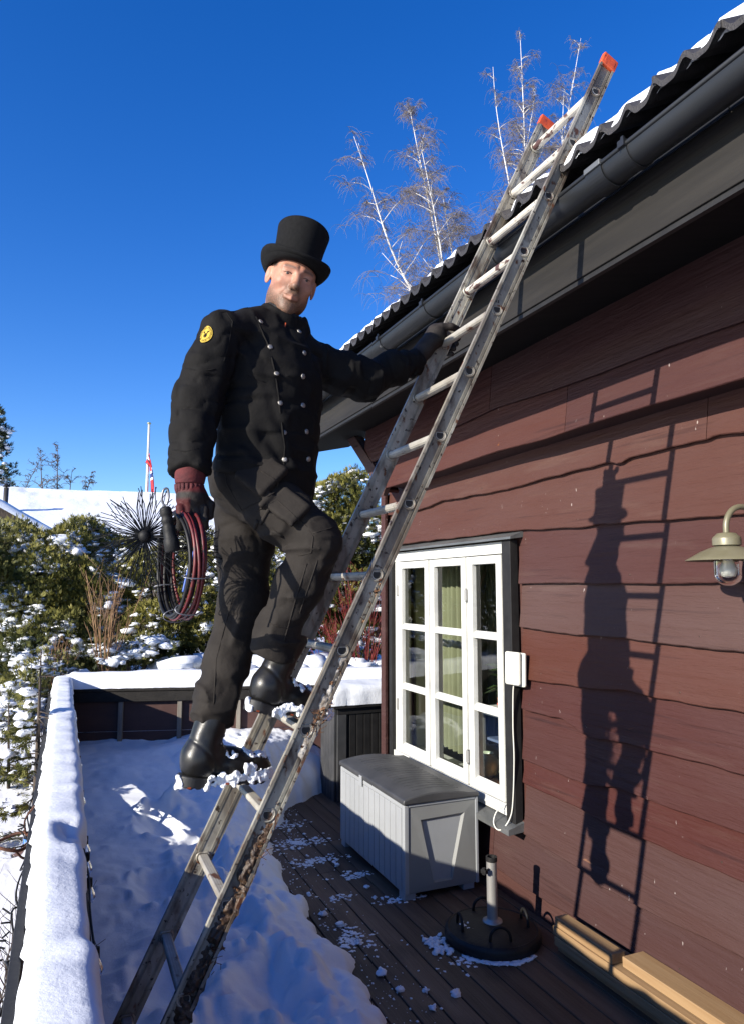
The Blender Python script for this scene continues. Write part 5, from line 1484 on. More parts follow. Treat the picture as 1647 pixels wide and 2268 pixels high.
def boot(heel, toe, side_hint, name, up_hint=(0, 0, 1)):
    heel, toe = np.array(heel), np.array(toe)
    fx = toe - heel; Lb = np.linalg.norm(fx); fx = fx/Lb
    up = np.array(up_hint, float); up -= fx*(up @ fx); up /= np.linalg.norm(up); sy = np.cross(up, fx)
    sc_ = Lb/.294; o_ = heel + fx*.062*sc_
    B = np.stack([fx, sy, up], 1)
    V, Q = sdf_mesh(boot_local, (-.09, -.085, 0), (.26, .085, .27), .0042)
    W = SV(o_ + (V*sc_) @ B.T)
    bo = np_mesh(name, W, Q, M['leather'], person)
    V, Q = sdf_mesh(sole_local, (-.08, -.07, -.01), (.25, .07, .06), .0036)
    np_mesh('sole', SV(o_ + (V*sc_) @ B.T), Q, M['sole'], bo)
    def w(p): return S(o_ + B @ (np.array(p)*sc_))
    m = MB()
    for z_ in (.085, .105, .125, .150, .175, .200, .222):
        def fx_(y_, zz):
            xs_ = np.linspace(.22, -.05, 220); pp_ = np.stack([xs_, 0*xs_+y_, 0*xs_+zz], 1).astype(np.float32)
            return xs_[np.argmax(boot_local(pp_) < 0)]
        m.tube([w((fx_(y_, z_+y_*.2)+.0012, y_, z_+y_*.2)) for y_ in (-.026, -.014, 0, .014, .026)], .0026, 6)
    tag(m.build('lace', M['band'], bo, smooth=True), kind='stuff')
    m = MB()
    for z_ in (.085, .105, .125, .150, .175, .200):
        m.lathe([(.0001, .002), (.0028, .0018), (.0034, 0), (.0028, -.0018), (.0001, -.002)], 8, w((fx_(-.027, z_)+.001, -.0275, z_)), (.3, -.9, .2), cap=False)
    tag(m.build('eyelet', M['steel'], bo), kind='stuff')
    m = MB()
    for x_ in (-.04, .07, .14):
        yb_ = -.040 if x_ < .03 else -.0455
        zb_ = .0035 if x_ < .03 else .0135
        m.add([w((x_, yb_, zb_)), w((x_+.010, yb_, zb_)), w((x_+.010, yb_, zb_+.005)), w((x_, yb_, zb_+.005)), w((x_, -.02, zb_)), w((x_+.010, -.02, zb_))], [(0, 1, 2, 3), (0, 4, 5, 1)])
    tag(m.build('tread_mark', M['orange_lug'], bo), kind='stuff')
    rr_ = random.Random(len(bpy.data.objects)*7+1)
    cen = []
    spots_ = [((.10, -.050, .030), 13), ((.14, -.052, .034), 16), ((.175, -.050, .036), 16), ((.205, -.042, .040), 14), ((.06, -.046, .030), 9), ((.13, -.01, .092), 12), ((.165, -.016, .088), 14), ((.20, -.010, .080), 12),
              ((.185, .018, .086), 10), ((.035, -.036, .012), 16), ((-.060, -.012, .014), 12), ((.09, -.035, .105), 7), ((.15, -.045, .06), 8)]
    for (cx_, cy_, cz_), n_ in spots_:
        for q_ in range(n_): cen.append(((cx_ + rr_.gauss(0, .012), cy_ + rr_.gauss(0, .005), cz_ + rr_.gauss(0, .007)), rr_.choice((.006, .008, .010, .012))))
    def sn_sdf(P):
        d = None
        for c_, r_ in cen:
            e = cap(P, c_, c_, r_); d = e if d is None else smin(d, e, .006)
        n_ = noise3(P, 62) + .6*noise3(P, 150) + .3*noise3(P, 320)
        skin_ = smin(boot_local(P), sole_local(P), .012) - (.0055 + .005*n_)
        return smax(d - .005*n_, skin_, .003)
    V, Q = sdf_mesh(sn_sdf, (-.09, -.075, -.012), (.25, .05, .23), .0032)
    return SV(o_ + (V*sc_) @ B.T), Q
sn1 = boot((.506, 2.140, 1.642), (.788, 2.195, 1.562), -1, 'boot', up_hint=(.10, 0, 1))
sn2 = boot((.334, 2.275, 1.403), (.640, 2.325, 1.368), -1, 'boot', up_hint=(.05, 0, 1))
tag(np_mesh('boot_snow', *sn1, M['snow_soft']), 'clumps of snow clinging to the boot on the upper rung', 'snow', kind='stuff')
tag(np_mesh('boot_snow', *sn2, M['snow_soft']), 'clumps of snow clinging to the boot on the lower rung', 'snow', kind='stuff')

# ---- gloves
def glove(name, sdf, lo, hi, redfn=None):
    V, Q = sdf_mesh(sdf, lo, hi, .0032)
    at_ = {'red': redfn(V) if redfn else np.zeros(len(V))}
    return np_mesh(name, SV(V), Q, M['glove_mix'], person, attr=at_)
M['glove_mix'] = mat('work_glove', (.0085, .0072, .0065), .68, spec=.25, col2=(.022, .017, .014), vscale=18, bump=[(70, 4, .002, one)], extra=attr_mix('red', (.075, .008, .009)))
hz = RW + (.0, .0, -.02)
def rglove(P):
    d = cap(P, RW + (.002, 0, -.035), RHd + (.004, 0, -.004), .032, .040)
    d = smin(d, ell(P, RHd + (.006, .0, -.010), (.042, .030, .042)), .02)
    # four fingers curling round the coil, thumb over the side
    for k, (dx, ln_) in enumerate(((-.030, .052), (-.008, .060), (.014, .056), (.035, .046))):
        b0 = RHd + (dx, -.018, -.036); b1 = b0 + (.003, -.006, -.030); b2 = b1 + (.002, .020, -.026*ln_/.056); b3 = b2 + (.0, .024, .004)
        d = smin(d, chain(P, [(b0, .0130), (b1, .0125), (b2, .0115), (b3, .0100)], .006), .006)
    t0 = RHd + (.036, .004, -.004); d = smin(d, chain(P, [(t0, .015), (t0 + (.020, -.008, -.022), .0135), (t0 + (.018, -.012, -.052), .0120)], .008), .008)
    return d - .002*noise3(P, 40) - .0015*noise3(P, 85)
rg_ = glove('glove', rglove, RHd - (.085, .075, .125), RHd + (.095, .075, .085), lambda V: np.clip(1-np.abs((V[:, 2]-(RHd[2]+.030))/.024)**4, 0, 1)*.9 + .65*np.clip((RHd[2]-.006-V[:, 2])/.01, 0, 1)*(V[:, 0] < RHd[0]-.004)*(V[:, 2] > RHd[2]-.055))
m = MB(); rows = []
for k, (r_, h) in enumerate(((.036, .062), (.041, .058), (.044, .030), (.0435, .006), (.041, -.010), (.0385, -.016), (.037, -.012))):
    rows.append([S(RW + (.001, 0, 0) + np.array((r_*(1.0+.03*math.sin(5*t+k))*math.cos(t), r_*.92*math.sin(t), h-.035))) for t in np.linspace(0, 2*math.pi, 33)])
m.grid(rows); m.build('glove_cuff', M['glove_red'], person, smooth=True)
m = MB()
for k in range(20):
    t = 2*math.pi*k/20; c0 = RW + np.array((.037*math.cos(t), .034*math.sin(t), -.050)); c1 = RW + np.array((.0335*math.cos(t)+.002, .031*math.sin(t), -.076))
    m.tube([S(c0), S((c0+c1)/2 + np.array((.002*math.cos(t), .002*math.sin(t), 0))), S(c1)], .0058*LAM, 7)
m.build('glove_gathers', M['glove_red'], person, smooth=True)
# left hand round the far stile
ft = np.array(rung_at(0)) ; stile_y = 2.04+.379
def far_stile(z): return np.array((1.1196 + (z-2.5036)*.478, stile_y - (z-2.5036)*.037, z))
G = far_stile(2.985)
dirl = np.array((.431, -.034, .902))
acr = np.array((.902, 0, -.431))
def lglove(P):
    w0 = LWr; pm = G - acr*.040 + np.array((-.01, -.012, -.01))
    d = cap(P, w0, pm, .036, .038)
    d = smin(d, ell(P, pm + np.array((.004, .012, .004)), (.036, .034, .046)), .02)
    for k in range(4):
        o_ = dirl*(-.036 + .0245*k)
        b0 = pm + o_ + np.array((.010, .020, 0)); b1 = G + o_ - acr*.018 + np.array((0, .036, 0)); b2 = G + o_ + acr*.030 + np.array((0, .034, 0)); b3 = G + o_ + acr*.050 + np.array((0, .006, 0))
        d = smin(d, chain(P, [(b0, .0145), (b1, .0130), (b2, .0125), (b3, .0110)], .006), .006)
    t0 = pm + dirl*.030 + np.array((0, -.018, 0)); d = smin(d, chain(P, [(t0, .017), (t0 + acr*.030 + dirl*.018 + np.array((0, -.010, 0)), .0145), (t0 + acr*.062 + dirl*.030 + np.array((0, -.002, 0)), .0125)], .008), .008)
    return d - .002*noise3(P, 40)
glove('glove', lglove, G - (.15, .12, .15), G + (.10, .085, .11))

# ============================================================ sweeping gear in his right hand
M['rod_red'] = mat('red_rod', (.12, .008, .009), .5, col2=(.06, .005, .006), vscale=60, spots=[((.02, .015, .015), 40, .60, .66, one)])
M['rod_black'] = mat('black_rod', (.008, .0075, .0075), .5, spec=.3)
M['wire'] = mat('black_wire', (.004, .004, .0045), .5, spec=.2)
M['zip'] = mat('grey_wire_tie', (.17, .17, .18), .4, .6)
M['blue'] = mat('blue_cord', (.02, .07, .30), .5)
coil = thing('sweeping_rod', 'coiled red and black sweeping rod held in the gloved hand', 'sweeping rod', S((.30, 2.10, 1.95)))
cc = np.array((.302, 2.078, 2.066)); hh = np.array((.153, -.988, 0.0)); nn_ = np.array((.988, .153, 0))
def loop_pts(rx, rz, off, ph=0.0, n=56):
    out = []
    for t in np.linspace(0, 2*math.pi, n, endpoint=False):
        out.append(S(cc + hh*(rx*math.cos(t)) + np.array((0, 0, 1))*(.94*rz*math.sin(t)) + nn_*(off + .004*math.sin(2*t+ph))))
    return out
for k, (rx, rz, off, mt) in enumerate(((.150, .158, -.020, 'rod_black'), (.155, .163, -.012, 'rod_red'), (.146, .152, -.006, 'rod_black'), (.157, .160, .002, 'rod_red'), (.150, .156, .010, 'rod_black'), (.155, .162, .018, 'rod_red'), (.145, .150, .024, 'rod_red'), (.149, .147, .014, 'rod_black'), (.152, .153, -.024, 'rod_black'))):
    m = MB(); m.tube(loop_pts(rx, rz, off, k), .0055, 8, closed=True); m.build('rod_turn', M[mt], coil, smooth=True)
for t in (-.25, -1.0, -1.75, -2.7):
    c = cc + hh*(.152*math.cos(t)) + np.array((0, 0, 1))*(.147*math.sin(t)); e1 = hh*math.cos(t) + np.array((0, 0, math.sin(t)))
    m = MB(); m.tube([S(c + e1*(.018*math.cos(a)) + nn_*(.036*math.sin(a))) for a in np.linspace(0, 2*math.pi, 24, endpoint=False)], .0022, 6, closed=True); m.build('wire_tie', M['zip'], coil, smooth=True)
m = MB(); m.tube(smooth_path([S((.34, 2.0, 2.17)), S((.335, 1.985, 2.13)), S((.325, 1.99, 2.10)), S((.31, 2.0, 2.04)), S((.30, 2.0, 1.99))]), .004, 6); m.build('blue_cord', M['blue'], coil, smooth=True)
hd = thing('tool_handle', 'black ribbed rubber handle with metal hook hanging beside the coiled rod', 'tool handle', S((.28, 2.0, 2.08)))  # rubber grip with a hook, not a lamp
a0, a1 = at(366, 1122, 1, 2.0), at(384, 1222, 1, 2.0)
ax = (a1-a0).normalized(); ln_ = (a1-a0).length*LAM
A0 = S(a0)
m = MB(); m.lathe([(.010, 0), (.016, .004), (.018, .012)] + [(.0175 + .0022*math.sin(k*1.6), .014 + k*.006) for k in range(9)] + [(.019, .075), (.020, ln_*.70), (.023, ln_*.72), (.0235, ln_*.97), (.019, ln_)], 28, A0, ax); m.build('grip', M['rubber'], hd, smooth=True)
m = MB(); m.tube(smooth_path([A0, A0 + Vector((-.010, 0, .02)), A0 + Vector((-.006, 0, .05)), A0 + Vector((.006, 0, .055)), A0 + Vector((.010, 0, .03)), A0 + Vector((.004, 0, .004))]), .0035, 8); m.build('hook', M['zip'], hd, smooth=True)
def star_brush(label, hub, normal, rad, n, seed):
    hub = S(hub); t = thing('wire_brush', label, 'chimney brush', hub)
    nrm = Vector(normal).normalized(); u = nrm.orthogonal().normalized(); v = nrm.cross(u)
    rr_ = random.Random(seed)
    m = MB(); m.lathe([(.0001, -.022), (.014, -.020), (.019, -.008), (.020, .004), (.016, .016), (.010, .022), (.0001, .023)], 22, hub, nrm, cap=False); m.build('hub', M['rubber'], t, smooth=True)
    for k in range(n):
        a = 2*math.pi*(k + rr_.uniform(-.3, .3))/n
        d = (u*math.cos(a) + v*math.sin(a)); side = nrm.cross(d)
        L_ = rad*rr_.uniform(.78, 1.06); bend = rr_.gauss(0, .10); lift = rr_.gauss(0, .13)
        pts = [hub + d*(L_*s) + side*(bend*L_*s*s + .10*L_*math.sin(s*2.4)*(1 if k % 2 else -1)) + nrm*(lift*L_*s) + Vector((0, 0, -.05*L_*s*s)) for s in (.08, .35, .65, 1.0)]
        m = MB(); m.tube(pts, .0017, 4); m.build('bristle', M['wire'], t)
    return t
star_brush('star shaped wire brush with long black bristles beside the rubber handle', (.206, 2.12, 2.148), (-.12, -1, .05), .165, 120, 1)
star_brush('second black wire brush half hidden behind the coiled rod', (.365, 2.27, 2.128), (.35, -1, .1), .115, 64, 5)
# ============================================================ plants
def leaf_mat(name, c1, c2, rough=.6):
    m = mat(name, c1, rough, spec=.25, extra=attr_mix('tint', c2))
    b = m.node_tree.nodes['Principled BSDF']
    return m
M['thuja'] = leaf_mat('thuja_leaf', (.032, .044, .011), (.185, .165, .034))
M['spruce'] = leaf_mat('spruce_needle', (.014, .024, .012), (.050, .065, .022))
M['bark'] = mat('dark_bark', (.07, .05, .035), .85, col2=(.035, .025, .018), vscale=20, bump=[(40, 3, .006, (1, 1, .3))])
M['birch'] = mat('birch_bark', (.62, .60, .56), .7, col2=(.5, .47, .43), vscale=5, spots=[((.05, .04, .035), 3.5, .60, .66, (1, 1, 2.2))])
M['twig'] = mat('birch_twig', (.135, .112, .100), .8)
M['bare'] = mat('bare_twig', (.075, .055, .045), .8)
M['redtwig'] = mat('red_dogwood', (.20, .018, .016), .5, col2=(.12, .01, .01), vscale=8)
M['tan'] = mat('dry_stem', (.26, .15, .07), .7, col2=(.17, .09, .04), vscale=8)

def sprays(C, D, size, rs):
    """fans of flat scale leaves: C centres, D directions"""
    n = len(C)
    D = D/np.linalg.norm(D, axis=1)[:, None]
    r = rs.normal(size=(n, 3)); U = np.cross(D, r); U /= np.linalg.norm(U, axis=1)[:, None]
    W = np.cross(D, U)
    Vs, Fs = [], []
    blades = [(0, 1.0, .085), (.42, .85, .08), (-.42, .85, .08), (.85, .62, .075), (-.85, .62, .075)]
    base = 0
    for a, l, w in blades:
        a = a + rs.normal(0, .12, n)[:, None]
        dd = D*np.cos(a) + U*np.sin(a) + W*rs.normal(0, .15, n)[:, None]
        pp = -D*np.sin(a) + U*np.cos(a)
        s = size[:, None]
        p0 = C; p1 = C + dd*s*l*.5 + pp*s*w; p2 = C + dd*s*l + W*s*.06; p3 = C + dd*s*l*.5 - pp*s*w
        Vs.append(np.stack([p0, p1, p2, p3], 1).reshape(-1, 3))
        i = base + np.arange(n)*4
        Fs.append(np.stack([i, i+1, i+2, i+3], 1)); base += 4*n
    return np.concatenate(Vs), np.concatenate(Fs), len(blades)*4
_th = np.linspace(0, math.pi, 6); _ph = np.arange(7)*2*math.pi/7
_BT = np.array([(math.sin(t)*math.cos(p), math.sin(t)*math.sin(p), math.cos(t)) for t in _th for p in _ph])
_BF = np.array([(i*7+k, (i+1)*7+k, (i+1)*7+(k+1) % 7, i*7+(k+1) % 7) for i in range(5) for k in range(7)])
def blobs(C, Rr, flat, rs, rough=.55):
    n = len(C)
    off = rs.uniform(-40, 40, (n, 1, 3))
    T = np.repeat(_BT[None], n, 0)
    d = 1 + rough*(noise3(T*1.0 + off, 1.6) + .5*noise3(T + off, 3.7))
    P = T*d[..., None]*Rr[:, None, None]
    P[..., 0] *= rs.uniform(.7, 1.6, (n, 1)); P[..., 1] *= rs.uniform(.7, 1.6, (n, 1))
    P[..., 2] *= flat if np.isscalar(flat) else flat[:, None]
    P = P + C[:, None, :]
    F_ = (_BF[None] + (np.arange(n)*len(_BT))[:, None, None]).reshape(-1, 4)
    return P.reshape(-1, 3), F_
def shrub(name, label, clumps, nper, seed, m='thuja', size=.066, snow=1.0, group='snowy shrubs behind the deck', yellow=.5, trunk=True, cat='shrub', droop=0.0):
    rs = np.random.RandomState(seed)
    base = np.mean([c[0] for c in clumps], 0)
    gz = float(ground_z(base[0], base[1]))
    t = thing(name, label, cat, (base[0], base[1], gz), group)
    Cs, Ds, Ts, Sn, Sr = [], [], [], [], []
    for c, r in clumps:
        c, r = np.array(c), np.array(r)
        n = int(2.5*nper*(r[0]*r[2]/.16))
        u = rs.normal(size=(n, 3)); u /= np.linalg.norm(u, axis=1)[:, None]
        rad = rs.uniform(.45, 1.0, n)**.5
        nz_ = 1 + .32*noise3(u*1.0 + seed + c, 1.9)
        P = c + u*r*(rad*nz_)[:, None]
        Cs.append(P)
        Ds.append(u*.9 + np.array((0, 0, .55 - droop)) + rs.normal(0, .35, (n, 3)))
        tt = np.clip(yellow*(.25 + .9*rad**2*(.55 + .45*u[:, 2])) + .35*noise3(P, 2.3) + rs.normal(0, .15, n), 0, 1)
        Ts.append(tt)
        k = int(n*.10*snow)
        us = rs.normal(size=(k, 3)); us /= np.linalg.norm(us, axis=1)[:, None]; us[:, 2] = np.abs(us[:, 2])*1.0 - .25
        nzs = 1 + .32*noise3(us + seed + c, 1.9)
        Ps = c + us*r*(nzs*rs.uniform(.80, 1.04, k))[:, None]
        keep = noise3(Ps + seed*3, 3.1) + .35*us[:, 2] > .02
        Sn.append(Ps[keep]); Sr.append(rs.gamma(1.5, .016, keep.sum()) + .007)
    C, D, T_ = np.concatenate(Cs), np.concatenate(Ds), np.concatenate(Ts)
    sz = size*rs.uniform(.6, 1.35, len(C))
    V, Fq, per = sprays(C, D, sz, rs)
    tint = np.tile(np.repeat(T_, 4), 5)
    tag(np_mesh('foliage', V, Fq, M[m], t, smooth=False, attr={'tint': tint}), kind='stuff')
    if snow > 0:
        C, Rr = np.concatenate(Sn), np.concatenate(Sr)
        V, Fq = blobs(C, Rr, .5, rs, .75)
        tag(np_mesh('snow_load', V, Fq, M['snow_soft'], t), kind='stuff')
    if trunk:
        mb = MB()
        for c, r in clumps:
            top = Vector(c) + Vector((0, 0, r[2]*.3)); b = Vector((base[0] + (c[0]-base[0])*.3, base[1] + (c[1]-base[1])*.3, gz - .05))
            mb.tube([b, (b+top)/2 + Vector((rs.normal()*.04, rs.normal()*.04, 0)), top], [.035, .025, .008], 6)
        mb.build('trunk', M['bark'], t, smooth=True)
    return t
def cl(px, py, Y, r):
    p = at(px, py, 1, Y); return ((p.x, p.y, p.z), r)
# hedge seen left of the man, from the back forwards
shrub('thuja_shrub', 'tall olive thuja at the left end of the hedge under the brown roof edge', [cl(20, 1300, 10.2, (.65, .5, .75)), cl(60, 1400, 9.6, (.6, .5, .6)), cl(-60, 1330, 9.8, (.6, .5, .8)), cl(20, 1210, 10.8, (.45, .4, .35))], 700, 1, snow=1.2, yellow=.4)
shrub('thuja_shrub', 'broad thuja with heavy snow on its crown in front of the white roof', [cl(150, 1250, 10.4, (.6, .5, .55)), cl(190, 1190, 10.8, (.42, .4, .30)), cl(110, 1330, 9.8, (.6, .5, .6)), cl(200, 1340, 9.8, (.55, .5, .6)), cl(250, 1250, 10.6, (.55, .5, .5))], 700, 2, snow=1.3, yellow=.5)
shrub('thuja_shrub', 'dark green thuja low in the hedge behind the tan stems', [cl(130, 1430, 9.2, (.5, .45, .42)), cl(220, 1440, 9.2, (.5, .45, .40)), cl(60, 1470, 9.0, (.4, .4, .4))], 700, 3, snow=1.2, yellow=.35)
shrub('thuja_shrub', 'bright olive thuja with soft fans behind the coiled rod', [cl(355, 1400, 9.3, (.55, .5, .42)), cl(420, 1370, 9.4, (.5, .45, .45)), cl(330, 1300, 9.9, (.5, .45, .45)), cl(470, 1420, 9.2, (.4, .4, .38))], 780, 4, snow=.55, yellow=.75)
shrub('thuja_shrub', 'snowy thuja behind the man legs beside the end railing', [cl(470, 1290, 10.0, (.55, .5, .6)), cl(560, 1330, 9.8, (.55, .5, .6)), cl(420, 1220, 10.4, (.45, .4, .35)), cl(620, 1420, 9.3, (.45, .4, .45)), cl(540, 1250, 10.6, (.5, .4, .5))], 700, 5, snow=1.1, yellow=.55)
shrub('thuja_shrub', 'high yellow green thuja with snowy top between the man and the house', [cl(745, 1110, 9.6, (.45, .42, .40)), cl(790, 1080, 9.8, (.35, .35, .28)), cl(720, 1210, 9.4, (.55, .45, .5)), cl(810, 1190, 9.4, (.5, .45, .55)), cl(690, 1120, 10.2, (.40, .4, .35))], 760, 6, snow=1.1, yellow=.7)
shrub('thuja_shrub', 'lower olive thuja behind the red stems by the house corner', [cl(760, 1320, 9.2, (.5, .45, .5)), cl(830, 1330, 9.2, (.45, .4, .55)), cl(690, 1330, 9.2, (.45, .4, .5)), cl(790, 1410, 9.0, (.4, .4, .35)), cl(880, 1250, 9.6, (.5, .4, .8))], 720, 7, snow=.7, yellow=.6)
shrub('snowy_bush', 'low bush almost covered in snow in front of the hedge', [cl(330, 1440, 8.8, (.35, .3, .20)), cl(280, 1450, 8.7, (.3, .3, .18)), cl(210, 1455, 8.7, (.3, .3, .18))], 420, 8, snow=3.2, yellow=.4, size=.06)
shrub('snowy_bush', 'small bush with clotted snow at the railing corner', [cl(60, 1550, 7.9, (.32, .3, .26)), cl(110, 1500, 8.3, (.3, .3, .24)), cl(15, 1600, 7.4, (.25, .3, .25))], 480, 9, snow=2.6, yellow=.45, size=.06)
# thin young conifer outside the railing
def sapling(name, label, px, Y, ptop, pbot, nb, spread, seed, dense=9):
    rs = np.random.RandomState(seed)
    top, bot = at(px[0], ptop, 1, Y), at(px[1], pbot, 1, Y)
    t = thing(name, label, 'conifer', bot, 'young conifers outside the railing')
    mb = MB(); mb.tube([bot - Vector((0, 0, .4)), bot, (top+bot)/2 + Vector((.01, 0, 0)), top], [.026, .024, .017, .004], 8); C, D, Sp = [], [], []
    for k in range(nb):
        f = rs.uniform(.02, .98); p = np.array(bot.lerp(top, f)); a = rs.uniform(0, 6.283); ln_ = spread*(1.05-f*.8)*rs.uniform(.5, 1.1)
        d = np.array((math.cos(a), math.sin(a), rs.uniform(-.15, .25)))
        pts = [p + d*ln_*s + np.array((0, 0, -.12*ln_*s*s)) for s in (0, .35, .7, 1)]
        mb.tube(pts, [.006, .005, .0035, .002], 4)
        for j in range(dense):
            s = rs.uniform(.25, 1.0); C.append(p + d*ln_*s + np.array((0, 0, -.12*ln_*s*s)) + rs.normal(0, .012, 3)); D.append(d + rs.normal(0, .6, 3) + np.array((0, 0, -.25)))
        if rs.rand() < .6:
            for j in range(4):
                s = rs.uniform(.3, 1.0); Sp.append(p + d*ln_*s + np.array((0, 0, .012)))
    mb.build('trunk', M['bark'], t, smooth=True)
    C, D, Sp = np.array(C), np.array(D), np.array(Sp)
    kp = C[:, 0] < -.15; C, D = C[kp], D[kp]; Sp = Sp[Sp[:, 0] < -.13]
    V, Fq, _ = sprays(C, D, .050*rs.uniform(.6, 1.3, len(C)), rs)
    np_mesh('foliage', V, Fq, M['thuja'], t, smooth=False, attr={'tint': np.tile(np.repeat(np.clip(.45+rs.normal(0, .25, len(C)), 0, 1), 4), 5)})
    V, Fq = blobs(np.array(Sp), rs.gamma(2.2, .006, len(Sp)) + .008, .6, rs)
    tag(np_mesh('snow_load', V, Fq, M['snow_soft'], t), kind='stuff')
sapling('young_conifer', 'thin young conifer with bare grey trunk close outside the side railing', (92, 66), 5.6, 1440, 1960, 60, .42, 31, 26)
sapling('young_conifer', 'sparse little conifer with tufted twigs beyond the dented snow cap', (20, 12), 6.3, 1560, 2080, 54, .40, 32, 24)
# upright stems
def stems(name, label, px, py0, py1, Y, n, sx, mt, seed, rad, branch=2, cat='bush', fan=.25):
    rs = np.random.RandomState(seed)
    b0 = at(px, py0, 1, Y); top = at(px, py1, 1, Y); hgt = top.z - b0.z
    t = thing(name, label, cat, b0)
    for k in range(n):
        x = rs.normal(0, sx); h = hgt*rs.uniform(.45, 1.05)
        p0 = np.array(b0) + np.array((x*.4, rs.normal(0, sx*.5), -.15)); ln_ = np.array((x*fan*3 + rs.normal(0, fan*.3), rs.normal(0, fan*.4), 1.0))
        P = [p0 + ln_*h*s + np.array((rs.normal(0, .015), 0, 0)) for s in (0, .3, .6, 1.0)]
        mb = MB(); mb.tube(P, [rad, rad*.85, rad*.6, rad*.3], 5)
        for j in range(branch):
            s = rs.uniform(.35, .9); q = P[0]*(1-s) + P[3]*s; d = np.array((rs.normal(0, .5), rs.normal(0, .3), 1.0)); l2 = h*rs.uniform(.12, .35)
            mb.tube([q, q + d*l2*.6, q + d*l2 + np.array((0, 0, .02))], [rad*.6, rad*.4, rad*.2], 4)
        mb.build('stem', M[mt], t, smooth=True)
    return t
stems('dogwood_bush', 'dogwood bush of bare red stems behind the ladder by the house corner', 800, 1470, 1180, 8.55, 36, .26, 'redtwig', 41, .005, 4, fan=.5)
stems('dogwood_bush', 'smaller tuft of bare red stems seen between ladder and knee', 745, 1470, 1290, 8.6, 20, .16, 'redtwig', 42, .005, 3, fan=.4)
stems('dry_stalks', 'bunch of tan dry stalks standing upright before the dark hedge', 232, 1480, 1235, 8.5, 30, .10, 'tan', 43, .0065, 3, fan=.35)
stems('dry_stalks', 'short tan dry stalks beside the railing corner', 120, 1500, 1370, 8.4, 22, .12, 'tan', 44, .0055, 3, fan=.4)
stems('bare_bush', 'leafless brown bush low outside the railing near the bowl', 25, 2150, 1900, 3.9, 40, .14, 'bare', 45, .0035, 4, fan=.9)
# snow bank heaped behind the end railing
m_ = MB(); rs = np.random.RandomState(77)
C = []
for k in range(60):
    px = rs.uniform(380, 900); p = at(px, rs.uniform(1455, 1490), 1, 8.35 + rs.uniform(-.1, .5)); C.append((p.x, p.y, p.z-.06))
V, Fq = blobs(np.array(C), rs.uniform(.08, .22, len(C)), .55, rs, .4)
tag(np_mesh('snow_bank', V, Fq, M['snow']), 'lumpy snow bank between the end railing and the hedge', 'snow', kind='stuff')

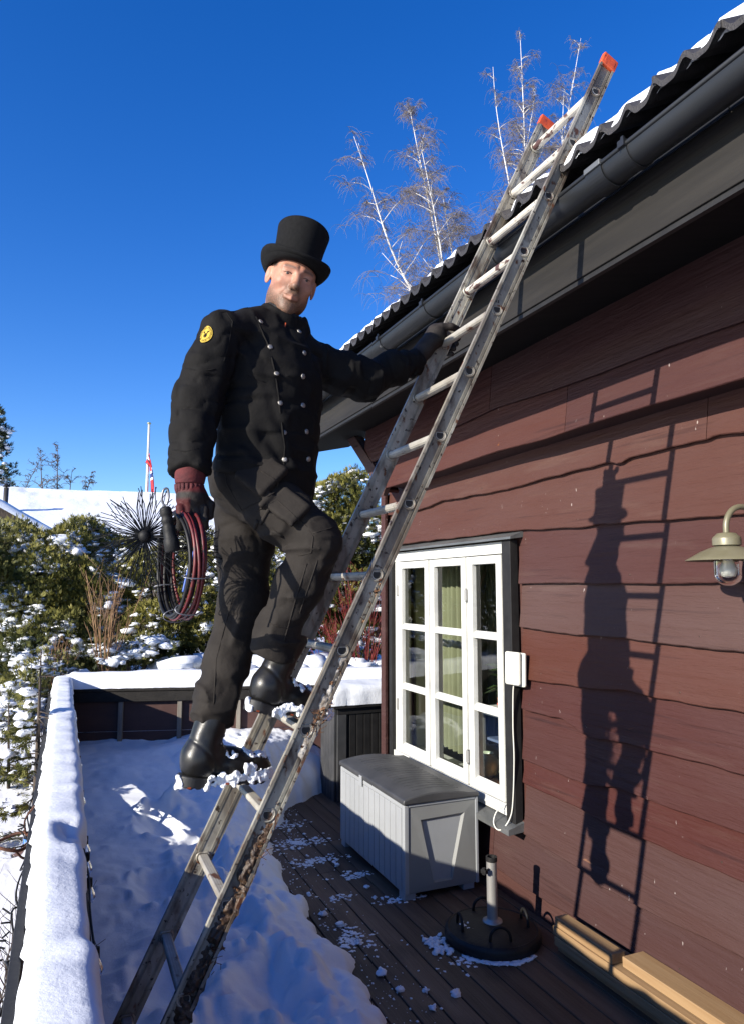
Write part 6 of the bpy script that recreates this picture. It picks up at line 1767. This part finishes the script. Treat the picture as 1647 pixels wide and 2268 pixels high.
# ---- leafless trees
def bare_tree(name, label, base, top, seed, trunk_r, mt, twig_mt, n1, n2, n3, spread, droop, crown0=.3, group=None, lean=None, twig_r=.010, forks=0):
    rs = np.random.RandomState(seed)
    base, top = np.array(base, float), np.array(top, float)
    t = thing(name, label, 'tree', base, group)
    Hh = np.linalg.norm(top-base)
    tr, br, tw = MB(), MB(), MB()
    def path(p, d, ln_, k, curl, dr):
        P = [p]; d = d/np.linalg.norm(d)
        for i in range(k):
            d = d + rs.normal(0, curl, 3) + np.array((0, 0, dr*(i+1)/k)); d /= np.linalg.norm(d); P.append(P[-1] + d*ln_/k)
        return P
    leaders = [(base, top, trunk_r, np.zeros(3))]
    for f in range(forks):
        s = crown0*rs.uniform(.85, 1.15); q = base + (top-base)*s
        a = 2*math.pi*(f + rs.uniform(-.2, .2))/max(forks, 1) + .5
        o = np.array((math.cos(a), .6*math.sin(a), 0))*Hh*spread*rs.uniform(.45, .8)
        leaders.append((q, top + o*1.0 - np.array((0, 0, Hh*rs.uniform(.05, .20))), trunk_r*.62, o*.22))
    for lb, ltp, lr, bow in leaders:
        n = 14; Pt = []; w1, w2 = rs.uniform(0, 6.28, 2); am = .006*Hh
        for i in range(n+1):
            s = i/n
            Pt.append(lb + (ltp-lb)*s + bow*math.sin(s*math.pi) + am*math.sin(s*math.pi)*np.array((math.sin(5*s+w1), math.sin(4*s+w2), 0)))
        main = lr == trunk_r
        tr.tube(Pt, [lr*(1-.95*(i/n)) + .005 for i in range(n+1)], 8)
        for k in range(n1 if main else int(n1*.6)):
            s = crown0 + (1-crown0)*rs.uniform(0, 1)**.9 if main else rs.uniform(.12, 1)
            s = min(s, .985)
            i0 = s*n; j = min(int(i0), n-1); q = Pt[j] + (Pt[j+1]-Pt[j])*(i0-j)
            a = rs.uniform(0, 6.283); ln_ = spread*Hh*(1.08-s)**.7*rs.uniform(.45, 1.05)*(1 if main else .75)
            B = path(q, np.array((math.cos(a), math.sin(a), rs.uniform(.7, 1.6))), ln_, 7, .09, -.06 - droop*.28)
            r0 = max(lr*(1-.88*s)*.40, .014)
            tr.tube(B[:5], [r0*(1-.16*i) + .003 for i in range(5)], 5); br.tube(B[4:], [r0*.36 + .003, r0*.26 + .003, r0*.16 + .002, .003], 4)
            for k2 in range(n2):
                u = rs.uniform(.18, 1); jj = min(int(u*7), 6); q2 = B[jj] + (B[jj+1]-B[jj])*(u*7-jj)
                a2 = rs.uniform(0, 6.283); l2 = ln_*rs.uniform(.25, .55)
                B2 = path(q2, np.array((math.cos(a2), math.sin(a2), rs.uniform(.0, .9))), l2, 5, .12, -droop*.75)
                br.tube(B2, [max(twig_r*1.25*(1-.14*i), .004) for i in range(6)], 3, cap=False)
                for k3 in range(n3):
                    u = rs.uniform(.15, 1); jj = min(int(u*5), 4); q3 = B2[jj] + (B2[jj+1]-B2[jj])*(u*5-jj)
                    a3 = rs.uniform(0, 6.283)
                    B3 = path(q3, np.array((math.cos(a3)*.7, math.sin(a3)*.7, rs.uniform(-.5, .4))), l2*rs.uniform(.5, 1.3), 4, .08, -droop*1.2)
                    tw.tube(B3, [twig_r*.75, twig_r*.65, twig_r*.55, twig_r*.45, twig_r*.3], 3, cap=False)
    tr.build('trunk', M[mt], t, smooth=True)
    cr = tag(br.build('crown', M[twig_mt], t), kind='stuff'); tag(tw.build('twigs', M[twig_mt], cr), kind='stuff')
    return t
def gp(px, py, Y): p = at(px, py, 1, Y); return (p.x, p.y, p.z)
def tree_at(name, label, ptop, pmid, Y, seed, *a, **kw):
    tp, md = np.array(gp(*ptop, Y)), np.array(gp(*pmid, Y))
    d = (tp-md)/(tp[2]-md[2]); base = tp - d*(tp[2]-.5)
    return bare_tree(name, label, base, tp, seed, *a, **kw)
BG = 'bare birches behind the house'
tree_at('birch_tree', 'birch with white forked trunk and drooping purple twigs left of the ladder top', (905, 235), (968, 590), 24, 3, .095, 'birch', 'twig', 44, 9, 7, .22, .55, .46, group=BG, twig_r=.0074, forks=3)
tree_at('birch_tree', 'tallest birch with slender white trunk behind the ladder top', (1150, 70), (1168, 400), 24, 6, .085, 'birch', 'twig', 40, 8, 6, .15, .55, .48, group=BG, twig_r=.0074, forks=2)
tree_at('birch_tree', 'birch rising close beside the orange capped ladder end', (1285, 85), (1222, 420), 25, 8, .085, 'birch', 'twig', 40, 8, 6, .15, .55, .48, group=BG, twig_r=.0074, forks=2)
tree_at('birch_tree', 'low leaning birch with long hanging twigs above the gutter end', (845, 560), (940, 665), 23, 9, .045, 'birch', 'twig', 20, 7, 6, .17, .7, .5, group=BG, twig_r=.0085)
tree_at('bare_tree', 'leafless tree of stiff upright boughs behind the snowy roof', (129, 985), (128, 1075), 42, 12, .10, 'bare', 'bare', 26, 4, 3, .22, .0, .45, group='bare trees behind the white roof', twig_r=.016, forks=2)
tree_at('bare_tree', 'small bare tree with bent bough next to the pine', (88, 1020), (60, 1075), 42, 13, .08, 'bare', 'bare', 16, 3, 2, .2, .0, .5, group='bare trees behind the white roof', twig_r=.016)
tree_at('bare_tree', 'round topped drooping bare tree between pine and flagpole', (205, 1043), (195, 1080), 42, 14, .08, 'bare', 'bare', 26, 5, 3, .2, .8, .6, group='bare trees behind the white roof', twig_r=.013)
# pine at the left edge
rs = np.random.RandomState(5)
pb, ptp = np.array(gp(-30, 1100, 34)), np.array(gp(-6, 905, 34))
t = thing('pine_tree', 'snow dusted pine rising behind the white roof beside the bare trees', 'tree', (pb[0], pb[1], .8))
mb = MB(); mb.tube([(pb[0], pb[1], .8), tuple(pb), tuple(ptp)], [.25, .18, .03], 8); mb.build('trunk', M['bark'], t, smooth=True)
C, D, Sp = [], [], []
for k in range(150):
    f = rs.uniform(-.9, 1); p = pb + (ptp-pb)*f; a = rs.uniform(0, 6.28); ln_ = (1.0-f*.62)*rs.uniform(.5, 1.05)*1.35
    d = np.array((math.cos(a), math.sin(a), rs.uniform(.0, .5)))
    for j in range(26):
        s = rs.uniform(.3, 1.0); q = p + d*ln_*s + rs.normal(0, .07, 3); C.append(q); D.append(d + np.array((0, 0, .6)) + rs.normal(0, .4, 3))
        if rs.rand() < .14: Sp.append(q + (0, 0, .05))
C, D = np.array(C), np.array(D)
V, Fq, _ = sprays(C, D, .22*rs.uniform(.6, 1.3, len(C)), rs)
cr = np_mesh('crown', V, Fq, M['spruce'], t, smooth=False, attr={'tint': np.tile(np.repeat(np.clip(.4+rs.normal(0, .25, len(C)), 0, 1), 4), 5)})
V, Fq = blobs(np.array(Sp), rs.gamma(2, .03, len(Sp)) + .03, .6, rs); tag(np_mesh('snow_load', V, Fq, M['snow_soft'], cr), kind='stuff')

# ============================================================ houses and flag beyond the hedge
nh = thing('neighbour_house', 'neighbouring house with a wide snow covered roof and thin chimney pipe', 'house', (2, 26, 1))
A, B_ = at(-60, 1068, 1, 28), at(700, 1106, 1, 28)
mb = MB()
n = 120; rows = []
for j in range(26):
    f = j/25
    row = []
    for i in range(n+1):
        s = i/n
        x = A.x + (B_.x-A.x)*s; zt = A.z + (B_.z-A.z)*s
        y = 28 - 7.5*f; z = zt - .08 - 3.35*f + .08*math.sin(min(1, f*6)*math.pi/2)
        row.append([x, y, z])
    rows.append(row)
Pn = np.array(rows)
Pn[..., 2] += .05*fbm(Pn, .35, 3) + .012*fbm(Pn, 3.0, 2)
# a line of animal tracks up the roof
for k in range(17):
    pt_ = at(60 + 28*k, 1073 + (0 if k < 4 else (k-3)*5.2 + (k-8)*abs(k-8)*.0), 1, 27.0 - .16*k)
    dd = np.hypot(Pn[..., 0]-pt_.x, (Pn[..., 1]-(27.6-.17*k))); Pn[..., 2] -= .10*np.exp(-(dd/.17)**2)
mb.grid(Pn.tolist())
rf = mb.build('roof_snow', M['snow_far'], nh, smooth=True)
mb = MB(); mb.box((A.x, 20.6, .5), (B_.x, 27.8, 2.2)); mb.build('wall', mat('neighbour_wall', (.16, .12, .09), .8, col2=(.12, .09, .07), vscale=3), nh)
mb = MB(); mb.add([(A.x, 28.02, A.z-.2), (B_.x, 28.02, B_.z-.2), (B_.x, 33, B_.z-2.6), (A.x, 33, A.z-2.6)], [(0, 1, 2, 3)]); mb.build('rear_roof', M['snow_far'], nh)
c0, c1 = at(11, 1134, 1, 25.2), at(15, 1080, 1, 25.2)
mb = MB(); mb.tube([c0 - Vector((0, 0, .6)), c1], .075, 14); cp_ = mb.build('chimney_pipe', mat('pipe_black', (.03, .028, .026), .5), nh, smooth=True)
mb = MB(); mb.lathe([(.11, .0), (.10, .02), (.0001, .12)], 16, c1 + Vector((0, 0, .03)), cap=False); mb.lathe([(.03, -.08), (.03, .03)], 8, c1); mb.build('cowl', M['rubber'], cp_)
# ridge board edge seen right of the flagpole
e0, e1 = at(325, 1096, 1, 28.3), at(384, 1100, 1, 28.3)
mb = MB(); mb.bar(e0 + Vector((0, 0, .02)), e1 + Vector((2.5, 0, .02)), .2, .10); mb.build('ridge_board', M['bark'], nh)
sh = thing('shed', 'brown shed whose sloping roof edge carries a long bar of snow', 'shed', (-1.2, 14.5, .8))
r0, r1 = at(-40, 1100, 1, 14.6), at(126, 1192, 1, 14.6)
mb = MB(); mb.add([(r0.x, 14.55, r0.z), (r1.x, 14.55, r1.z), (r1.x, 14.55, r1.z-.06), (r0.x, 14.55, 1.0), (r1.x, 14.55, .9), (r0.x, 14.55, .9)], [(0, 1, 2, 3), (3, 2, 4, 5)])
mb.box((r0.x-1, 14.6, .6), (r1.x-.3, 16.5, r1.z-.35))
mb.build('gable_wall', mat('shed_wood', (.045, .026, .018), .8, col2=(.06, .036, .025), vscale=5, stretch=(6, 6, .4)), sh)
mb = MB(); d_ = (r1-r0).normalized()
mb.bar(r0 - d_*.3 - Vector((0, .25, .10)), r1 + d_*.04 - Vector((0, .25, .10)), .05, .16, up=(0, 0, 1)); mb.build('barge_board', M['bark'], sh, bevel=.005)
mb = MB(); Pq = []
L_ = (r1-r0).length + .3
for i in range(60):
    q = r0 - d_*.3 + d_*(L_*i/59); row = []
    for j in range(9):
        a = math.pi*j/8; nz_ = 1 + .12*float(noise3(np.array([[q.x*2, j*.4, 3]]), 2.0)[0])
        row.append((q.x, 14.75 - .50*math.copysign(abs(math.cos(a))**.6, math.cos(a)), q.z - .03 + .17*abs(math.sin(a))**.5*nz_*min(1, (59-i)/3+.2)))
    Pq.append(row)
mb.grid(Pq); mb.build('roof_snow', M['snow'], sh, smooth=True)
mb = MB(); mb.add([(r0.x-.6, 14.35, r0.z+.25), (r1.x, 14.35, r1.z-.03), (r1.x, 17, r1.z-.03), (r0.x-.6, 17, r0.z+.25)], [(0, 1, 2, 3)]); mb.build('roof', M['soffit'], sh, solid=.04)
# flagpole
f0, f1 = at(325.5, 1097, 1, 31), at(331, 940, 1, 31)
fp = thing('flagpole', 'white flagpole with a limp red, white and blue flag behind the snowy roof', 'flagpole', (f0.x, f0.y, 1))
mb = MB(); mb.tube([(f0.x - (f1.x-f0.x)*.5, f0.y, 1), tuple(f0), tuple(f1)], [.07, .062, .048], 12); mb.build('pole', M['white_paint'], fp, smooth=True)
mb = MB(); mb.lathe([(.05, 0), (.085, .03), (.085, .06), (.04, .09), (.0001, .1)], 14, f1); mb.build('finial', mat('gold_knob', (.35, .35, .2), .4, .6), fp, smooth=True)
# the hanging cloth: folded strips of the flag's colours, running down beside the pole
fm = bpy.data.materials.new('flag_cloth'); fm.use_nodes = True
N, L = fm.node_tree.nodes, fm.node_tree.links
at_u, at_v = N.new('ShaderNodeAttribute'), N.new('ShaderNodeAttribute'); at_u.attribute_name = 'fu'; at_v.attribute_name = 'fv'
def band(src, c, w_):
    a = N.new('ShaderNodeMath'); a.operation = 'SUBTRACT'; L.new(src, a.inputs[0]); a.inputs[1].default_value = c
    b = N.new('ShaderNodeMath'); b.operation = 'ABSOLUTE'; L.new(a.outputs[0], b.inputs[0])
    d = N.new('ShaderNodeMath'); d.operation = 'LESS_THAN'; L.new(b.outputs[0], d.inputs[0]); d.inputs[1].default_value = w_; return d.outputs[0]
def mx(a, b):
    q = N.new('ShaderNodeMath'); q.operation = 'MAXIMUM'; L.new(a, q.inputs[0]); L.new(b, q.inputs[1]); return q.outputs[0]
def mixc(f, a, b):
    q = N.new('ShaderNodeMix'); q.data_type = 'RGBA'; L.new(f, q.inputs[0])
    for v, k in ((a, 6), (b, 7)):
        if isinstance(v, tuple): q.inputs[k].default_value = (*v, 1)
        else: L.new(v, q.inputs[k])
    return q.outputs[2]
wht = mx(band(at_u.outputs['Fac'], .36, .10), band(at_v.outputs['Fac'], .5, .13)); blu = mx(band(at_u.outputs['Fac'], .36, .05), band(at_v.outputs['Fac'], .5, .065))
L.new(mixc(blu, mixc(wht, (.50, .02, .03), (.78, .78, .78)), (.012, .02, .12)), N['Principled BSDF'].inputs['Base Color'])
N['Principled BSDF'].inputs['Roughness'].default_value = .8
V, uu, vv = [], [], []
nu, nv = 50, 14
ztop = f1.z - 1.25
for i in range(nu+1):
    u = i/nu
    for j in range(nv+1):
        v = j/nv
        # cloth hangs from the pole: the fly end falls, gathered in folds
        wdt = .42*math.sin(min(1, u*1.1)*math.pi*.62)*(1-.55*u)
        x = f1.x + .05 - (f1.x-f0.x)*.25 + .17*u + wdt*(.5-.5*math.cos(v*math.pi*5))*.36 - (.16 if u < .12 else 0)*(1-u/.12 if u < .12 else 0)*(v)
        y = f1.y - .1 + .22*math.sin(v*math.pi*5 + u*2)*(.4+.6*u)
        z = ztop - 2.05*u - .42*v*(1-.75*u) + (.0)
        V.append((x, y, z)); uu.append(u); vv.append(v)
Fq = np.array([(i*(nv+1)+j, i*(nv+1)+j+1, (i+1)*(nv+1)+j+1, (i+1)*(nv+1)+j) for i in range(nu) for j in range(nv)])
np_mesh('flag', np.array(V), Fq, fm, fp, attr={'fu': uu, 'fv': vv})
